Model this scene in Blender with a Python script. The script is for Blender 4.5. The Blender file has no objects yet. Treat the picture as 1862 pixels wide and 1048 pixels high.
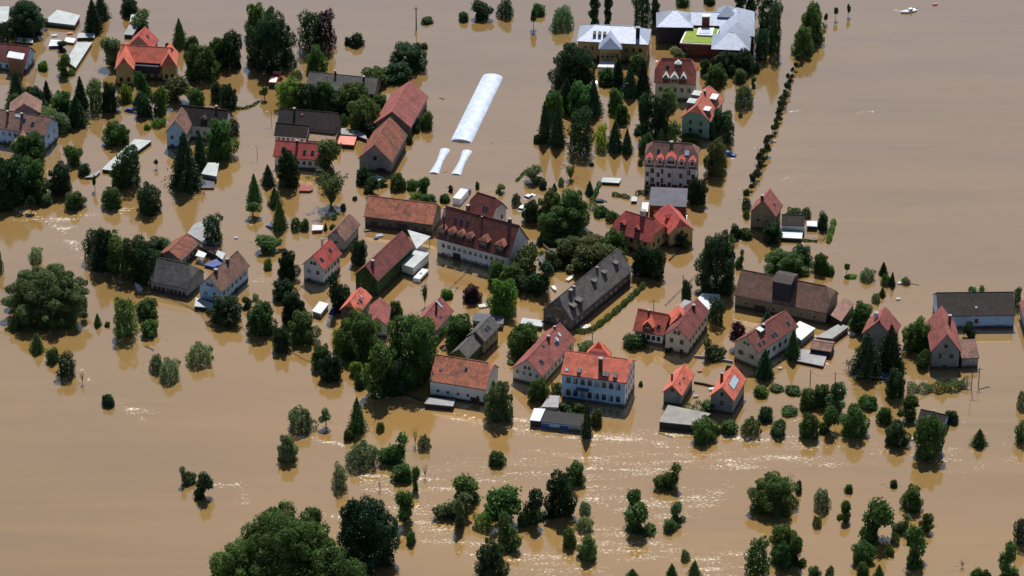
import bpy, bmesh, math, random
import numpy as np
from mathutils import Vector, Matrix
R = math.radians
rng = random.Random(7)
S = bpy.context.scene
COL = S.collection
# ------------------------------------------------------------------ camera, sky, sun
PITCH, FPX, DIST = 30.0, 6000.0, 857.0
CAM = Vector((0, -DIST*math.cos(R(PITCH)), DIST*math.sin(R(PITCH))))
FW = Vector((0, math.cos(R(PITCH)), -math.sin(R(PITCH))))
UP = Vector((0, math.sin(R(PITCH)), math.cos(R(PITCH))))
cd = bpy.data.cameras.new("camera"); cam = bpy.data.objects.new("camera", cd); COL.objects.link(cam)
cam.location = CAM; cam.rotation_euler = (R(90-PITCH), 0, 0)
cd.sensor_width = 36; cd.lens = FPX/1862*36; cd.clip_start = 10; cd.clip_end = 9000
S.camera = cam
SUN_EL, SUN_AZ = 54.0, 3.0          # degrees above the horizon; degrees right of the view direction
w = bpy.data.worlds.new("World"); S.world = w; w.use_nodes = True
nt = w.node_tree; bg = nt.nodes["Background"]
sky = nt.nodes.new("ShaderNodeTexSky"); sky.sky_type = 'NISHITA'; sky.sun_disc = False
sky.sun_elevation = R(SUN_EL); sky.sun_rotation = R(SUN_AZ); sky.air_density = 1.0; sky.dust_density = 0.6; sky.ozone_density = 1.5
nt.links.new(sky.outputs[0], bg.inputs[0]); bg.inputs[1].default_value = 0.062
sl = bpy.data.lights.new("sun", 'SUN'); sun = bpy.data.objects.new("sun", sl); COL.objects.link(sun)
sl.energy = 5.0; sl.angle = R(0.55); sl.color = (1, 0.955, 0.88)
sd = Vector((math.sin(R(SUN_AZ))*math.cos(R(SUN_EL)), math.cos(R(SUN_AZ))*math.cos(R(SUN_EL)), math.sin(R(SUN_EL))))
sun.rotation_euler = sd.to_track_quat('Z', 'Y').to_euler(); sun.location = sd*400
S.view_settings.view_transform = 'Standard'; S.view_settings.look = 'None'
S.view_settings.exposure = 0.27; S.view_settings.gamma = 1.0
S.render.engine = 'CYCLES'; S.cycles.max_bounces = 6; S.cycles.transparent_max_bounces = 6

def at(px, py, z=0.0):
    d = FW + Vector((1, 0, 0))*((px-931)/FPX) + UP*((524-py)/FPX)
    return CAM + d*((z-CAM.z)/d.z)
def scale_at(px, py):               # pixels per metre (full-size photo) at a place on the water
    return FPX/((at(px, py)-CAM).dot(FW))

# ------------------------------------------------------------------ materials
MATS = {}
def newmat(name):
    m = bpy.data.materials.new(name); m.use_nodes = True
    return m, m.node_tree, m.node_tree.nodes["Principled BSDF"]
def mat(name, col, col2=None, rough=0.8, sc=0.8, spec=0.3, bump=0.0, lo=0.35, hi=0.65, streak=None):
    if name in MATS: return MATS[name]
    m, t, b = newmat(name); N, L = t.nodes, t.links
    b.inputs["Roughness"].default_value = rough; b.inputs["Specular IOR Level"].default_value = spec
    tc = N.new("ShaderNodeTexCoord")
    n = N.new("ShaderNodeTexNoise"); n.inputs["Scale"].default_value = sc; n.inputs["Detail"].default_value = 6; n.inputs["Roughness"].default_value = 0.65
    if streak:
        mp = N.new("ShaderNodeMapping"); mp.inputs["Scale"].default_value = streak
        L.new(tc.outputs["Object"], mp.inputs[0]); L.new(mp.outputs[0], n.inputs["Vector"])
    else: L.new(tc.outputs["Object"], n.inputs["Vector"])
    r = N.new("ShaderNodeValToRGB"); r.color_ramp.elements[0].position = lo; r.color_ramp.elements[1].position = hi
    c2 = col2 or tuple(c*0.72 for c in col)
    r.color_ramp.elements[0].color = (*c2, 1); r.color_ramp.elements[1].color = (*col, 1)
    L.new(n.outputs[0], r.inputs[0])
    n2 = N.new("ShaderNodeTexNoise"); n2.inputs["Scale"].default_value = 5.0; n2.inputs["Detail"].default_value = 3
    L.new(tc.outputs["Object"], n2.inputs["Vector"])
    mx = N.new("ShaderNodeMix"); mx.data_type = 'RGBA'; mx.blend_type = 'OVERLAY'; mx.inputs[0].default_value = 0.55
    L.new(r.outputs[0], mx.inputs[6]); L.new(n2.outputs[0], mx.inputs[7]); out = mx.outputs[2]
    def patch(colr, node_out, p0, p1, amount):
        nonlocal out
        mr = N.new("ShaderNodeMapRange"); mr.inputs[1].default_value = p0; mr.inputs[2].default_value = p1; mr.inputs[4].default_value = amount; L.new(node_out, mr.inputs[0])
        q = N.new("ShaderNodeMix"); q.data_type = 'RGBA'; L.new(mr.outputs[0], q.inputs[0]); L.new(out, q.inputs[6]); q.inputs[7].default_value = (*colr, 1); out = q.outputs[2]
    if 'tile' in name or name == 'slate':       # moss, soot and replaced tiles
        n3 = N.new("ShaderNodeTexNoise"); n3.inputs["Scale"].default_value = .28; n3.inputs["Detail"].default_value = 7; n3.inputs["Roughness"].default_value = .75; n3.inputs["Distortion"].default_value = .6
        L.new(tc.outputs["Object"], n3.inputs["Vector"]); patch(tuple(c*.45+.012 for c in col2 or col), n3.outputs[0], .47, .66, .8)
        n4 = N.new("ShaderNodeTexNoise"); n4.inputs["Scale"].default_value = 1.7; n4.inputs["Detail"].default_value = 5; L.new(tc.outputs["Object"], n4.inputs["Vector"])
        patch(tuple(min(1, c*1.35+.02) for c in col), n4.outputs[0], .56, .68, .6)
    if 'plaster' in name or 'stone' in name or name in ('brick','ivy','dark_board','trim_white'):      # silt stain at the wall feet, raised and darkened as painted-in shade
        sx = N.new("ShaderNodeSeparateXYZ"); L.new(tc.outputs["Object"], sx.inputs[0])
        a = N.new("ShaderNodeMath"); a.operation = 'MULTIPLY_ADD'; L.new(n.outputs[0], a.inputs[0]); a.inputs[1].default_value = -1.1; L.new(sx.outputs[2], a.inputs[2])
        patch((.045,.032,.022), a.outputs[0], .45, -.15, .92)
    L.new(out, b.inputs["Base Color"])
    if bump:
        bp = N.new("ShaderNodeBump"); bp.inputs["Strength"].default_value = bump; bp.inputs["Distance"].default_value = 0.1
        L.new(n2.outputs[0], bp.inputs["Height"]); L.new(bp.outputs[0], b.inputs["Normal"])
    MATS[name] = m; return m
mat('orange_tile', (.68,.165,.105), (.44,.12,.08), sc=.5, bump=.3)
mat('red_tile', (.46,.082,.07), (.30,.062,.055), sc=.5, bump=.3)
mat('pinkred_tile', (.31,.092,.078), (.20,.068,.06), sc=.5, bump=.3)
mat('terracotta_tile', (.47,.135,.09), (.32,.095,.07), sc=.5, bump=.3)
mat('brownred_tile', (.22,.068,.055), (.13,.046,.04), sc=.6, bump=.3)
mat('maroon_tile', (.22,.062,.055), (.13,.045,.042), sc=.5, bump=.3)
mat('brown_tile', (.26,.135,.105), (.15,.085,.07), sc=.6, bump=.3)
mat('mottled_tile', (.56,.19,.11), (.28,.12,.085), sc=.55, bump=.3, lo=.38, hi=.6)
mat('weathered_tile', (.28,.09,.05), (.13,.06,.05), sc=.5, bump=.3, lo=.4, hi=.6)
mat('dull_tile', (.24,.125,.09), (.14,.085,.065), sc=.5, bump=.3)
mat('dark_tile', (.055,.042,.038), (.03,.026,.026), sc=.6, bump=.3)
mat('slate', (.125,.115,.113), (.07,.065,.066), sc=.6, bump=.3)
mat('slate_sheen', (.52,.57,.68), (.40,.44,.54), rough=.5, sc=1.2, spec=.9, bump=.12).node_tree.nodes['Principled BSDF'].inputs['Metallic'].default_value = .88
mat('tar_roof', (.022,.022,.027), (.013,.013,.017), sc=.4)
mat('sheet_grey', (.24,.24,.245), (.15,.15,.16), rough=.55, sc=.5)
mat('sheet_light', (.38,.41,.42), (.27,.30,.31), rough=.5, sc=.5)
mat('sheet_white', (.56,.59,.61), (.42,.45,.47), rough=.45, sc=.5)
mat('sheet_violet', (.115,.115,.145), (.085,.085,.105), rough=.85, sc=.3)
mat('salmon_sheet', (.62,.2,.15), (.5,.15,.12), rough=.6, sc=.5)
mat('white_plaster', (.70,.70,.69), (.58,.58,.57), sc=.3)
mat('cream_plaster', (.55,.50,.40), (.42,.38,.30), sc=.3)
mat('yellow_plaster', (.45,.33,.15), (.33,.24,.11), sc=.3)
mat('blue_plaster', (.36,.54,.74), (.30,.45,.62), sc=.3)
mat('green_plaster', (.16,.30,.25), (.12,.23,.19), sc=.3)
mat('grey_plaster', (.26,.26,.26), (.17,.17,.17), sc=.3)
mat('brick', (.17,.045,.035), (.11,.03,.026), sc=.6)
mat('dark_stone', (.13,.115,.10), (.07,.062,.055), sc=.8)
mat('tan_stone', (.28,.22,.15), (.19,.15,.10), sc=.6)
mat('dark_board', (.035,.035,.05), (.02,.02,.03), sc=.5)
mat('ivy', (.045,.10,.02), (.015,.035,.01), sc=1.2, bump=.6, lo=.42, hi=.6)
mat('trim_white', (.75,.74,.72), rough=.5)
mat('trim_brown', (.09,.045,.03), rough=.6)
mat('glass', (.02,.028,.045), (.015,.02,.03), rough=.12, spec=.7)
mat('chimney_brick', (.16,.07,.05), (.08,.04,.03), sc=2)
mat('bark', (.075,.055,.04), (.035,.027,.02), sc=3, bump=.4)
mat('wood_grey', (.12,.10,.085), (.07,.06,.05), sc=1.5)
mat('metal_dark', (.05,.05,.055), rough=.4)
mat('rubber', (.02,.02,.02), rough=.9)
mat('grass_roof', (.13,.24,.02), (.26,.25,.03), sc=.35, bump=.5, lo=.35, hi=.55)
mat('film', (.52,.59,.72), (.38,.45,.58), rough=.45, sc=.5)
mat('paint_white', (.75,.76,.78), rough=.35)
mat('paint_red', (.38,.05,.05), rough=.35)
mat('paint_blue', (.03,.07,.28), rough=.4)
mat('paint_dark', (.025,.027,.035), rough=.3)
mat('paint_silver', (.35,.37,.4), rough=.3)
mat('tarp_blue', (.035,.07,.25), (.02,.04,.16), rough=.6)
mat('solar', (.5,.58,.68), (.44,.52,.62), rough=.12, spec=1.0)
mat('driftwood', (.28,.2,.12), (.14,.1,.07), sc=2)
mat('pale_board', (.72,.68,.6), rough=.7)

def leafmat(name, k, tr=0.45):
    m, t, b = newmat(name); N, L = t.nodes, t.links
    oi = N.new("ShaderNodeObjectInfo"); tc = N.new("ShaderNodeTexCoord")
    n = N.new("ShaderNodeTexNoise"); n.inputs["Scale"].default_value = k; n.inputs["Detail"].default_value = 4
    L.new(tc.outputs["Object"], n.inputs["Vector"])
    mr = N.new("ShaderNodeMapRange"); mr.inputs[1].default_value = .3; mr.inputs[2].default_value = .7; mr.inputs[3].default_value = .55; mr.inputs[4].default_value = 1.5
    L.new(n.outputs[0], mr.inputs[0])
    mx = N.new("ShaderNodeMix"); mx.data_type = 'RGBA'; mx.blend_type = 'MULTIPLY'; mx.inputs[0].default_value = 1
    L.new(oi.outputs["Color"], mx.inputs[6]); L.new(mr.outputs[0], mx.inputs[7])
    hs = N.new("ShaderNodeHueSaturation"); vr = N.new("ShaderNodeMapRange")
    vr.inputs[3].default_value = .485; vr.inputs[4].default_value = .515; L.new(oi.outputs["Random"], vr.inputs[0])
    L.new(vr.outputs[0], hs.inputs["Hue"]); L.new(mx.outputs[2], hs.inputs["Color"])
    df = N.new("ShaderNodeBsdfDiffuse"); tl = N.new("ShaderNodeBsdfTranslucent"); ms = N.new("ShaderNodeMixShader"); ms.inputs[0].default_value = tr
    L.new(hs.outputs[0], df.inputs[0]); L.new(hs.outputs[0], tl.inputs[0]); L.new(df.outputs[0], ms.inputs[1]); L.new(tl.outputs[0], ms.inputs[2])
    gl = N.new("ShaderNodeBsdfGlossy"); gl.inputs["Roughness"].default_value = .5; gl.inputs[0].default_value = (.5,.5,.45,1)
    ms2 = N.new("ShaderNodeMixShader"); ms2.inputs[0].default_value = .03
    L.new(ms.outputs[0], ms2.inputs[1]); L.new(gl.outputs[0], ms2.inputs[2])
    L.new(ms2.outputs[0], t.nodes["Material Output"].inputs[0])
    MATS[name] = m
leafmat('foliage', 4.0, .52); leafmat('needles', 6.0, .15)

# ------------------------------------------------------------------ object helpers
def tag(o, label=None, cat=None, group=None, kind=None):
    if label: o['label'] = label
    if cat: o['category'] = cat
    if group: o['group'] = group
    if kind: o['kind'] = kind
    return o
LAND = []            # landmarks for tree labels: (px, py, phrase)
def root(name, px, py, label, cat, group=None, nick=None, z=0.0):
    o = bpy.data.objects.new(name, None); COL.objects.link(o); o.location = at(px, py, z); o.empty_display_size = 1
    tag(o, label, cat, group)
    if nick: LAND.append((px, py, nick))
    return o
class MB:
    def __init__(s): s.v, s.f, s.m, s.mats = [], [], [], []
    def mi(s, m):
        if m not in s.mats: s.mats.append(m)
        return s.mats.index(m)
    def poly(s, pts, m):
        k = len(s.v); s.v += [tuple(p) for p in pts]; s.f.append(tuple(range(k, k+len(pts)))); s.m.append(s.mi(m))
    def box(s, a, b, m):            # axis-aligned
        x0,y0,z0 = a; x1,y1,z1 = b
        s.hexa([(x0,y0,z0),(x1,y0,z0),(x1,y1,z0),(x0,y1,z0),(x0,y0,z1),(x1,y0,z1),(x1,y1,z1),(x0,y1,z1)], m)
    def hexa(s, c, m):
        k = len(s.v); s.v += [tuple(p) for p in c]; mi = s.mi(m)
        for f in ((0,3,2,1),(4,5,6,7),(0,1,5,4),(1,2,6,5),(2,3,7,6),(3,0,4,7)): s.f.append(tuple(k+i for i in f)); s.m.append(mi)
    def prism(s, pts, z0, z1, m, top=None):   # polygon footprint pts (x, y)
        n = len(pts); k = len(s.v); mi = s.mi(m); mt = s.mi(top or m)
        s.v += [(p[0], p[1], z0) for p in pts] + [(p[0], p[1], z1) for p in pts]
        s.f.append(tuple(k+i for i in reversed(range(n)))); s.m.append(mi)
        s.f.append(tuple(k+n+i for i in range(n))); s.m.append(mt)
        for i in range(n):
            j = (i+1) % n; s.f.append((k+i, k+j, k+n+j, k+n+i)); s.m.append(mi)
    def slab(s, top, t, m):          # a top surface given as polygons, thickened downwards by t
        for poly in top: s.poly(poly, m)
        for poly in top: s.poly([(p[0], p[1], p[2]-t) for p in reversed(poly)], m)
        cnt = {}
        key = lambda p: (round(p[0],3), round(p[1],3), round(p[2],3))
        for poly in top:
            for i in range(len(poly)):
                a, b = poly[i], poly[(i+1) % len(poly)]; kk = frozenset((key(a), key(b))); cnt[kk] = cnt.get(kk, []) + [(a, b)]
        for kk, l in cnt.items():
            if len(l) == 1 and len(kk) == 2:
                a, b = l[0]; s.poly([a, b, (b[0],b[1],b[2]-t), (a[0],a[1],a[2]-t)], m)
    def tube(s, p, q, r0, r1, m, n=6):
        p, q = Vector(p), Vector(q); d = (q-p).normalized(); a = d.orthogonal().normalized(); b = d.cross(a)
        k = len(s.v); mi = s.mi(m)
        for c, r in ((p, r0), (q, r1)):
            for i in range(n):
                t = i*2*math.pi/n; s.v.append(tuple(c + a*(r*math.cos(t)) + b*(r*math.sin(t))))
        for i in range(n):
            j = (i+1) % n; s.f.append((k+i, k+j, k+n+j, k+n+i)); s.m.append(mi)
        s.f.append(tuple(k+n+i for i in range(n))); s.m.append(mi)
    def mesh(s, name):
        me = bpy.data.meshes.new(name); me.from_pydata(s.v, [], s.f); me.update()
        for m in s.mats: me.materials.append(MATS[m])
        me.polygons.foreach_set('material_index', s.m)
        bm = bmesh.new(); bm.from_mesh(me); bmesh.ops.remove_doubles(bm, verts=bm.verts, dist=.002)
        bmesh.ops.recalc_face_normals(bm, faces=bm.faces); bm.to_mesh(me); bm.free()
        return me
    def build(s, name, parent=None):
        o = bpy.data.objects.new(name, s.mesh(name)); COL.objects.link(o)
        if parent: o.parent = parent
        return o
def inst(name, me, parent, loc, rz=0.0, sc=(1,1,1)):
    o = bpy.data.objects.new(name, me); COL.objects.link(o); o.parent = parent
    o.location = loc; o.rotation_euler = (0, 0, rz); o.scale = sc; return o

# unit window: 1 wide (x), 1 high (z), facing -y, frame proud of the wall, pane recessed in it
mat('curtain', (.30,.31,.33), (.2,.2,.22), rough=.3, spec=.5, sc=3)
def window_mesh(fm, name, pane='glass'):
    m = MB(); t = .10
    m.box((-.5,-.06,0), (-.5+t,.05,1), fm); m.box((.5-t,-.06,0), (.5,.05,1), fm)
    m.box((-.5+t,-.06,0), (.5-t,.05,.07), fm); m.box((-.5+t,-.06,.93), (.5-t,.05,1), fm); m.box((-.035,-.055,.07), (.035,.05,.93), fm)
    m.box((-.5+t,-.02,.07), (-.035,.05,.93), pane); m.box((.035,-.02,.07), (.5-t,.05,.93), pane if pane == 'glass' or name.endswith('both') else 'glass')
    return m.mesh(name)
WIN = window_mesh('trim_white', 'window'); WINB = window_mesh('trim_brown', 'window_dark')
WVAR = {id(WIN): [WIN, WIN, window_mesh('trim_white', 'window_half', 'curtain'), window_mesh('trim_white', 'window_both', 'curtain')], id(WINB): [WINB, WINB, WINB, window_mesh('trim_brown', 'window_dark_half', 'curtain')]}
m_ = MB(); m_.box((-.5,-.07,0), (.5,.05,1), 'trim_brown'); m_.box((-.42,-.09,.06), (-.03,-.07,.94), 'dark_board'); m_.box((.03,-.09,.06), (.42,-.07,.94), 'dark_board'); DOOR = m_.mesh('door')

class Block:
    """One gabled, half-hipped (k) or hipped (k=1) volume. M nearest eave corner, B the eave corner the ridge runs towards (pixels), w span in metres."""
    def __init__(s, rt, M, B, w, h, r, k=0.0, roof='red_tile', wall='white_plaster', ov=.4, ws=None, wg=None, wa=None, t=.22, gable='', shed=False, plinth=None, wsz=(.95,1.3), dark=False, kf=None, side=None):
        s.rt, s.h, s.r, s.w, s.roofm, s.wallm = rt, h, r, w, roof, wall
        m, b = at(*M, h), at(*B, h); m.z = b.z = 0
        s.L = (b-m).length; s.e = (m-b)/s.L
        o = Vector((-s.e.y, s.e.x, 0)); s.o = o if ((o.y < 0) if side is None else (o.x > 0) == (side == 'R')) else -o
        s.O = (m+b)/2 - s.o*(w/2) - Vector((rt.location.x, rt.location.y, 0))
        L2, W2 = s.L/2, w/2; ins = k*W2*.75 if k < 1 else min(W2, L2-.01)
        s.L2, s.W2 = L2, W2; s.k = k
        kf = k if kf is None else kf; insf = kf*W2*.75 if kf < 1 else min(W2, L2-.01)   # far end
        P = s.P; mb = MB()
        if shed:
            top = [[P(-L2,W2,h), P(L2,W2,h), P(L2,-W2,h+r), P(-L2,-W2,h+r)]]
        else:
            top = []
            for sg in (1, -1):
                pl = [P(-L2,sg*W2,h), P(L2,sg*W2,h)]
                if 0 < k < 1: pl.append(P(L2, sg*W2*k, h+r*(1-k)))
                pl += [P(L2-ins,0,h+r), P(-L2+insf,0,h+r)]
                if 0 < kf < 1: pl.append(P(-L2, sg*W2*kf, h+r*(1-kf)))
                if (Vector(pl[-1])-Vector(pl[-2])).length < .02: pl.pop(-2) if False else None
                top.append(pl)
            for ed, kk, ii in ((1, k, ins), (-1, kf, insf)):
                if kk > 0: top.append([P(ed*L2, W2*kk, h+r*(1-kk)), P(ed*L2, -W2*kk, h+r*(1-kk)), P(ed*(L2-ii), 0, h+r)])
        mb.slab(top, t, roof)
        if not shed: # ridge tiles
            a, b2 = P(-L2+insf, 0, h+r), P(L2-ins, 0, h+r)
            if L2*2-ins-insf > .5: mb.tube((a[0],a[1],a[2]-.02), (b2[0],b2[1],b2[2]-.02), .11, .11, roof, 5)
        # gutter along the visible eave
        s.roof = mb.build('roof', rt)
        g = MB(); g.tube(P(-L2,W2+.07,h-.12), P(L2,W2+.07,h-.12), .08, .08, 'metal_dark', 6); g.build('gutter', s.roof)
        wb = MB(); Li, Wi = L2-ov, W2-ov; s.Li, s.Wi = Li, Wi
        def prof(x_end, kk):
            z = lambda y: h + r*(1-abs(y)/W2) - t*.9
            pts = [(-Wi,-2), (Wi,-2)]
            if shed: return pts + [(Wi, h+r*(.5-Wi/w)-t*.9), (-Wi, h+r*(.5+Wi/w)-t*.9)]
            zc = h + r*(1-kk) - t*.9 if kk > 0 else 1e9
            if kk >= 1: return pts + [(Wi, h-t*.9+.05), (-Wi, h-t*.9+.05)]
            pts.append((Wi, z(Wi)))
            if kk > 0:
                yc = W2*kk; pts += [(yc, zc), (-yc, zc)]
            else: pts.append((0, z(0)))
            return pts + [(-Wi, z(Wi))]
        pa, pb = prof(1, k), prof(-1, kf)
        gm = gable or wall
        wb.poly([P(Li, y, z) for y, z in pa], gm); wb.poly([P(-Li, y, z) for y, z in pb], gm)
        for q in (2, -1):
            ya, za = pa[q]; yb, zb = pb[q]; z0 = -2
            wb.poly([P(Li, ya, z0), P(-Li, yb, z0), P(-Li, yb, zb), P(Li, ya, za)], wall)
        s.wall = wb.build('wall', rt)
        if plinth:
            pm, ph = plinth; pb_ = MB(); c = [P(x, y, 0) for x, y in ((Li+.05,Wi+.05),(-Li-.05,Wi+.05),(-Li-.05,-Wi-.05),(Li+.05,-Wi-.05))]
            pb_.prism(c, -2, ph, pm); pb_.build('plinth', rt)
        me = WINB if dark else WIN
        if ws: s.windows('side', *ws, me=me, sz=wsz)
        if wg: s.windows('gable', *wg, me=me, sz=wsz)
        if wa: s.attic(wa, me)
    def P(s, a, b, z):
        v = s.O + s.e*a + s.o*b; return (v.x, v.y, z)
    def ang(s, side):               # rz so a thing facing -y faces outwards
        d = s.o if side == 'side' else s.e
        return math.atan2(d.y, d.x) + math.pi/2
    def windows(s, side, cols, rows, sh=None, me=None, sz=(.95,1.3), z0=None, margin=.1, top=None):
        me = me or WIN; n = cols; sh = sh or (2.7 if rows > 1 else 0)
        ln = (s.Li if side == 'side' else s.Wi)*2*(1-margin)
        zt = (s.h if top is None else top) - .75 - sz[1]
        for r_ in range(rows):
            z = zt - r_*sh
            if z0 is not None: z = z0 + (rows-1-r_)*sh
            for c in range(n):
                f = (c+.5)/n - .5
                if side == 'side': p = s.P(-f*ln, s.Wi, z)
                else: p = s.P(s.Li, -f*ln, z)
                if z > -1.1: inst('window', rng.choice(WVAR[id(me)]), s.rt, p, s.ang(side), (sz[0], 1, sz[1]))
    def attic(s, n, me):
        for c in range(n):
            f = (c+.5)/n - .5; inst('window', me, s.rt, s.P(s.Li, f*min(2.2, s.w*.3)*max(1, n-1), s.h + s.r*.18), s.ang('gable'), (.8, 1, 1.05))
    def slope(s, u, v):             # u from M (0) to B (1), v from eave (0) over the ridge (1) down the far slope (2)
        a = s.L2 - u*s.L; b = s.W2*(1-v); z = s.h + s.r*(1-abs(1-v)); return a, b, z
    def chimney(s, u, v, hh=1.4, sz=.6, m='chimney_brick', cap=True):
        a, b, z = s.slope(u, v); mb = MB(); q = sz/2
        c = [s.P(a+x, b+y, 0) for x, y in ((q,q),(-q,q),(-q,-q),(q,-q))]
        mb.prism(c, z-.7, s.h+s.r+hh if v > .5 else z+hh, m)
        zt = s.h+s.r+hh if v > .5 else z+hh
        if cap:
            c = [s.P(a+x*1.25, b+y*1.25, 0) for x, y in ((q,q),(-q,q),(-q,-q),(q,-q))]; mb.prism(c, zt, zt+.14, 'sheet_grey')
        mb.build('chimney', s.roof)
    def skylight(s, u, v, w=.9, l=1.2, m='glass', fr='sheet_grey'):
        a, b, z = s.slope(u, v); k = math.hypot(s.W2, s.r); dy, dz = s.W2/k, s.r/k; mb = MB()
        def q(x, y, off): return s.P(a+x, b-y*dy+off*dz, z+y*dz+off*dy)
        for (x0,x1,y0,y1,o0,o1,mm) in ((-w/2-.07,w/2+.07,-l/2-.07,l/2+.07,-.05,.09,fr), (-w/2,w/2,-l/2,l/2,.09,.11,m)):
            mb.hexa([q(x0,y0,o0),q(x1,y0,o0),q(x1,y1,o0),q(x0,y1,o0),q(x0,y0,o1),q(x1,y0,o1),q(x1,y1,o1),q(x0,y1,o1)], mm)
        return mb.build('skylight', s.roof)
    def dormer(s, u, v=.15, w=1.8, hh=1.7, kind='gable', rf=None, wl=None, win=1, rr=None, eave='', wsz=None, proud=0.0):
        a, b, z = s.slope(u, v); b += proud; z -= proud*s.r/s.W2
        rf = rf or s.roofm; wl = wl or s.wallm; tn = s.r/s.W2; d = hh/tn; q = w/2
        mb = MB(); zb = z-.1
        # cheeks and front
        c = lambda x, y, zz: s.P(a+x, y, zz)
        mb.poly([c(-q,b,zb), c(q,b,zb), c(q,b,z+hh), c(-q,b,z+hh)], wl)
        for x in (-q, q): mb.poly([c(x,b,zb), c(x,b,z+hh), c(x,b-d,z+hh)], wl)
        rm = MB(); ov = .22
        if kind == 'gable':
            rr = rr or w*.42; dr = (hh+rr)/tn
            mb.poly([c(-q,b,z+hh), c(q,b,z+hh), c(0,b,z+hh+rr)], wl)
            for sg in (1, -1):
                rm.slab([[c(sg*(q+ov),b+ov,z+hh-ov*rr/q), c(0,b+ov,z+hh+rr+.04), c(0,b-dr,z+hh+rr+.04), c(sg*(q+ov),b-d+.3,z+hh-ov*rr/q)]], .12, rf)
            if eave: rm.tube(c(-q-ov,b+ov+.02,z+hh-ov*rr/q-.03), c(q+ov,b+ov+.02,z+hh-ov*rr/q-.03), .16, .16, eave, 5)
        elif kind == 'hip':
            rr = rr or w*.42; dr = (hh+rr)/tn
            rm.slab([[c(-q-ov,b+ov,z+hh), c(q+ov,b+ov,z+hh), c(0,b-q*.7,z+hh+rr)],
                     [c(q+ov,b+ov,z+hh), c(q+ov,b-d,z+hh), c(0,b-dr,z+hh+rr), c(0,b-q*.7,z+hh+rr)],
                     [c(-q-ov,b+ov,z+hh), c(-q-ov,b-d,z+hh), c(0,b-dr,z+hh+rr), c(0,b-q*.7,z+hh+rr)]], .1, rf)
        else:
            sl_ = .25 if kind == 'shed' else .0; d2 = hh/(tn-sl_) if tn > sl_+.1 else d
            rm.slab([[c(-q-ov,b+ov,z+hh+.02), c(q+ov,b+ov,z+hh+.02), c(q+ov,b-d2,z+hh+sl_*d2+.06), c(-q-ov,b-d2,z+hh+sl_*d2+.06)]], .14, rf)
        o = mb.build('dormer', s.rt); rm.build('dormer_roof', o)
        ww, wh = wsz or (min(1.0, w*.6), min(1.15, hh*.75))
        for i in range(win):
            f = ((i+.5)/win-.5)*w*.8; p = c(f, b, z+(hh-wh)*.5); inst('dormer_window', WIN if wl != 'trim_white' else WINB, o, p, s.ang('side'), (ww, 1, wh))
        return o
    def door(s, side, f, w=1.0, hh=2.0, z=-1.0):
        p = s.P(s.L2-f*s.L, s.Wi, z) if side == 'side' else s.P(s.Li, s.Wi*(1-2*f), z)
        inst('door', DOOR, s.rt, p, s.ang(side), (w, 1, hh))
def house(name, c, label, nick, cat='house', group=None, **kw):
    rt = root(name, c[0], c[1], label, cat, group, nick); return rt
def flat(name, pts, h, label, roof='sheet_light', wall='grey_plaster', cat='shed', nick=None, t=.18, rt=None, group=None, rise=0.0, open_=False, inset=.2):
    """flat or lightly sloped roof given by its corner pixels at height h (rise lifts the farther corners)"""
    P3 = [at(x, y, h) for x, y in pts]
    c = sum((Vector((p.x, p.y, 0)) for p in P3), Vector())/len(P3)
    if rt is None:
        rt = bpy.data.objects.new(name, None); COL.objects.link(rt); rt.location = c; tag(rt, label, cat, group)
        if nick: LAND.append((sum(p[0] for p in pts)/len(pts), max(p[1] for p in pts), nick))
    c = rt.location
    ys = [p.y for p in P3]; y0, y1 = min(ys), max(ys)
    q = [(p.x-c.x, p.y-c.y, h + rise*(p.y-y0)/max(.1, y1-y0)) for p in P3]
    mb = MB(); mb.slab([q], t, roof); o = mb.build('roof', rt)
    cx, cy = sum(p[0] for p in q)/len(q), sum(p[1] for p in q)/len(q)
    def ins(p, d=inset):
        v = Vector((cx-p[0], cy-p[1])); l = v.length; v /= l; return (p[0]+v.x*d*1.3, p[1]+v.y*d*1.3)
    if open_:
        for p in q:
            i = ins(p); pb = MB(); pb.tube((i[0], i[1], -1.5), (i[0], i[1], p[2]-t*.9), .07, .07, 'wood_grey'); pb.build('post', rt)
    else:
        wb = MB(); n = len(q); I = [ins(p) for p in q]
        for i in range(n):
            j = (i+1) % n; wb.poly([(*I[i], -1.5), (*I[j], -1.5), (*I[j], q[j][2]-t*.8), (*I[i], q[i][2]-t*.8)], wall)
        wb.build('wall', rt)
    return rt
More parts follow.
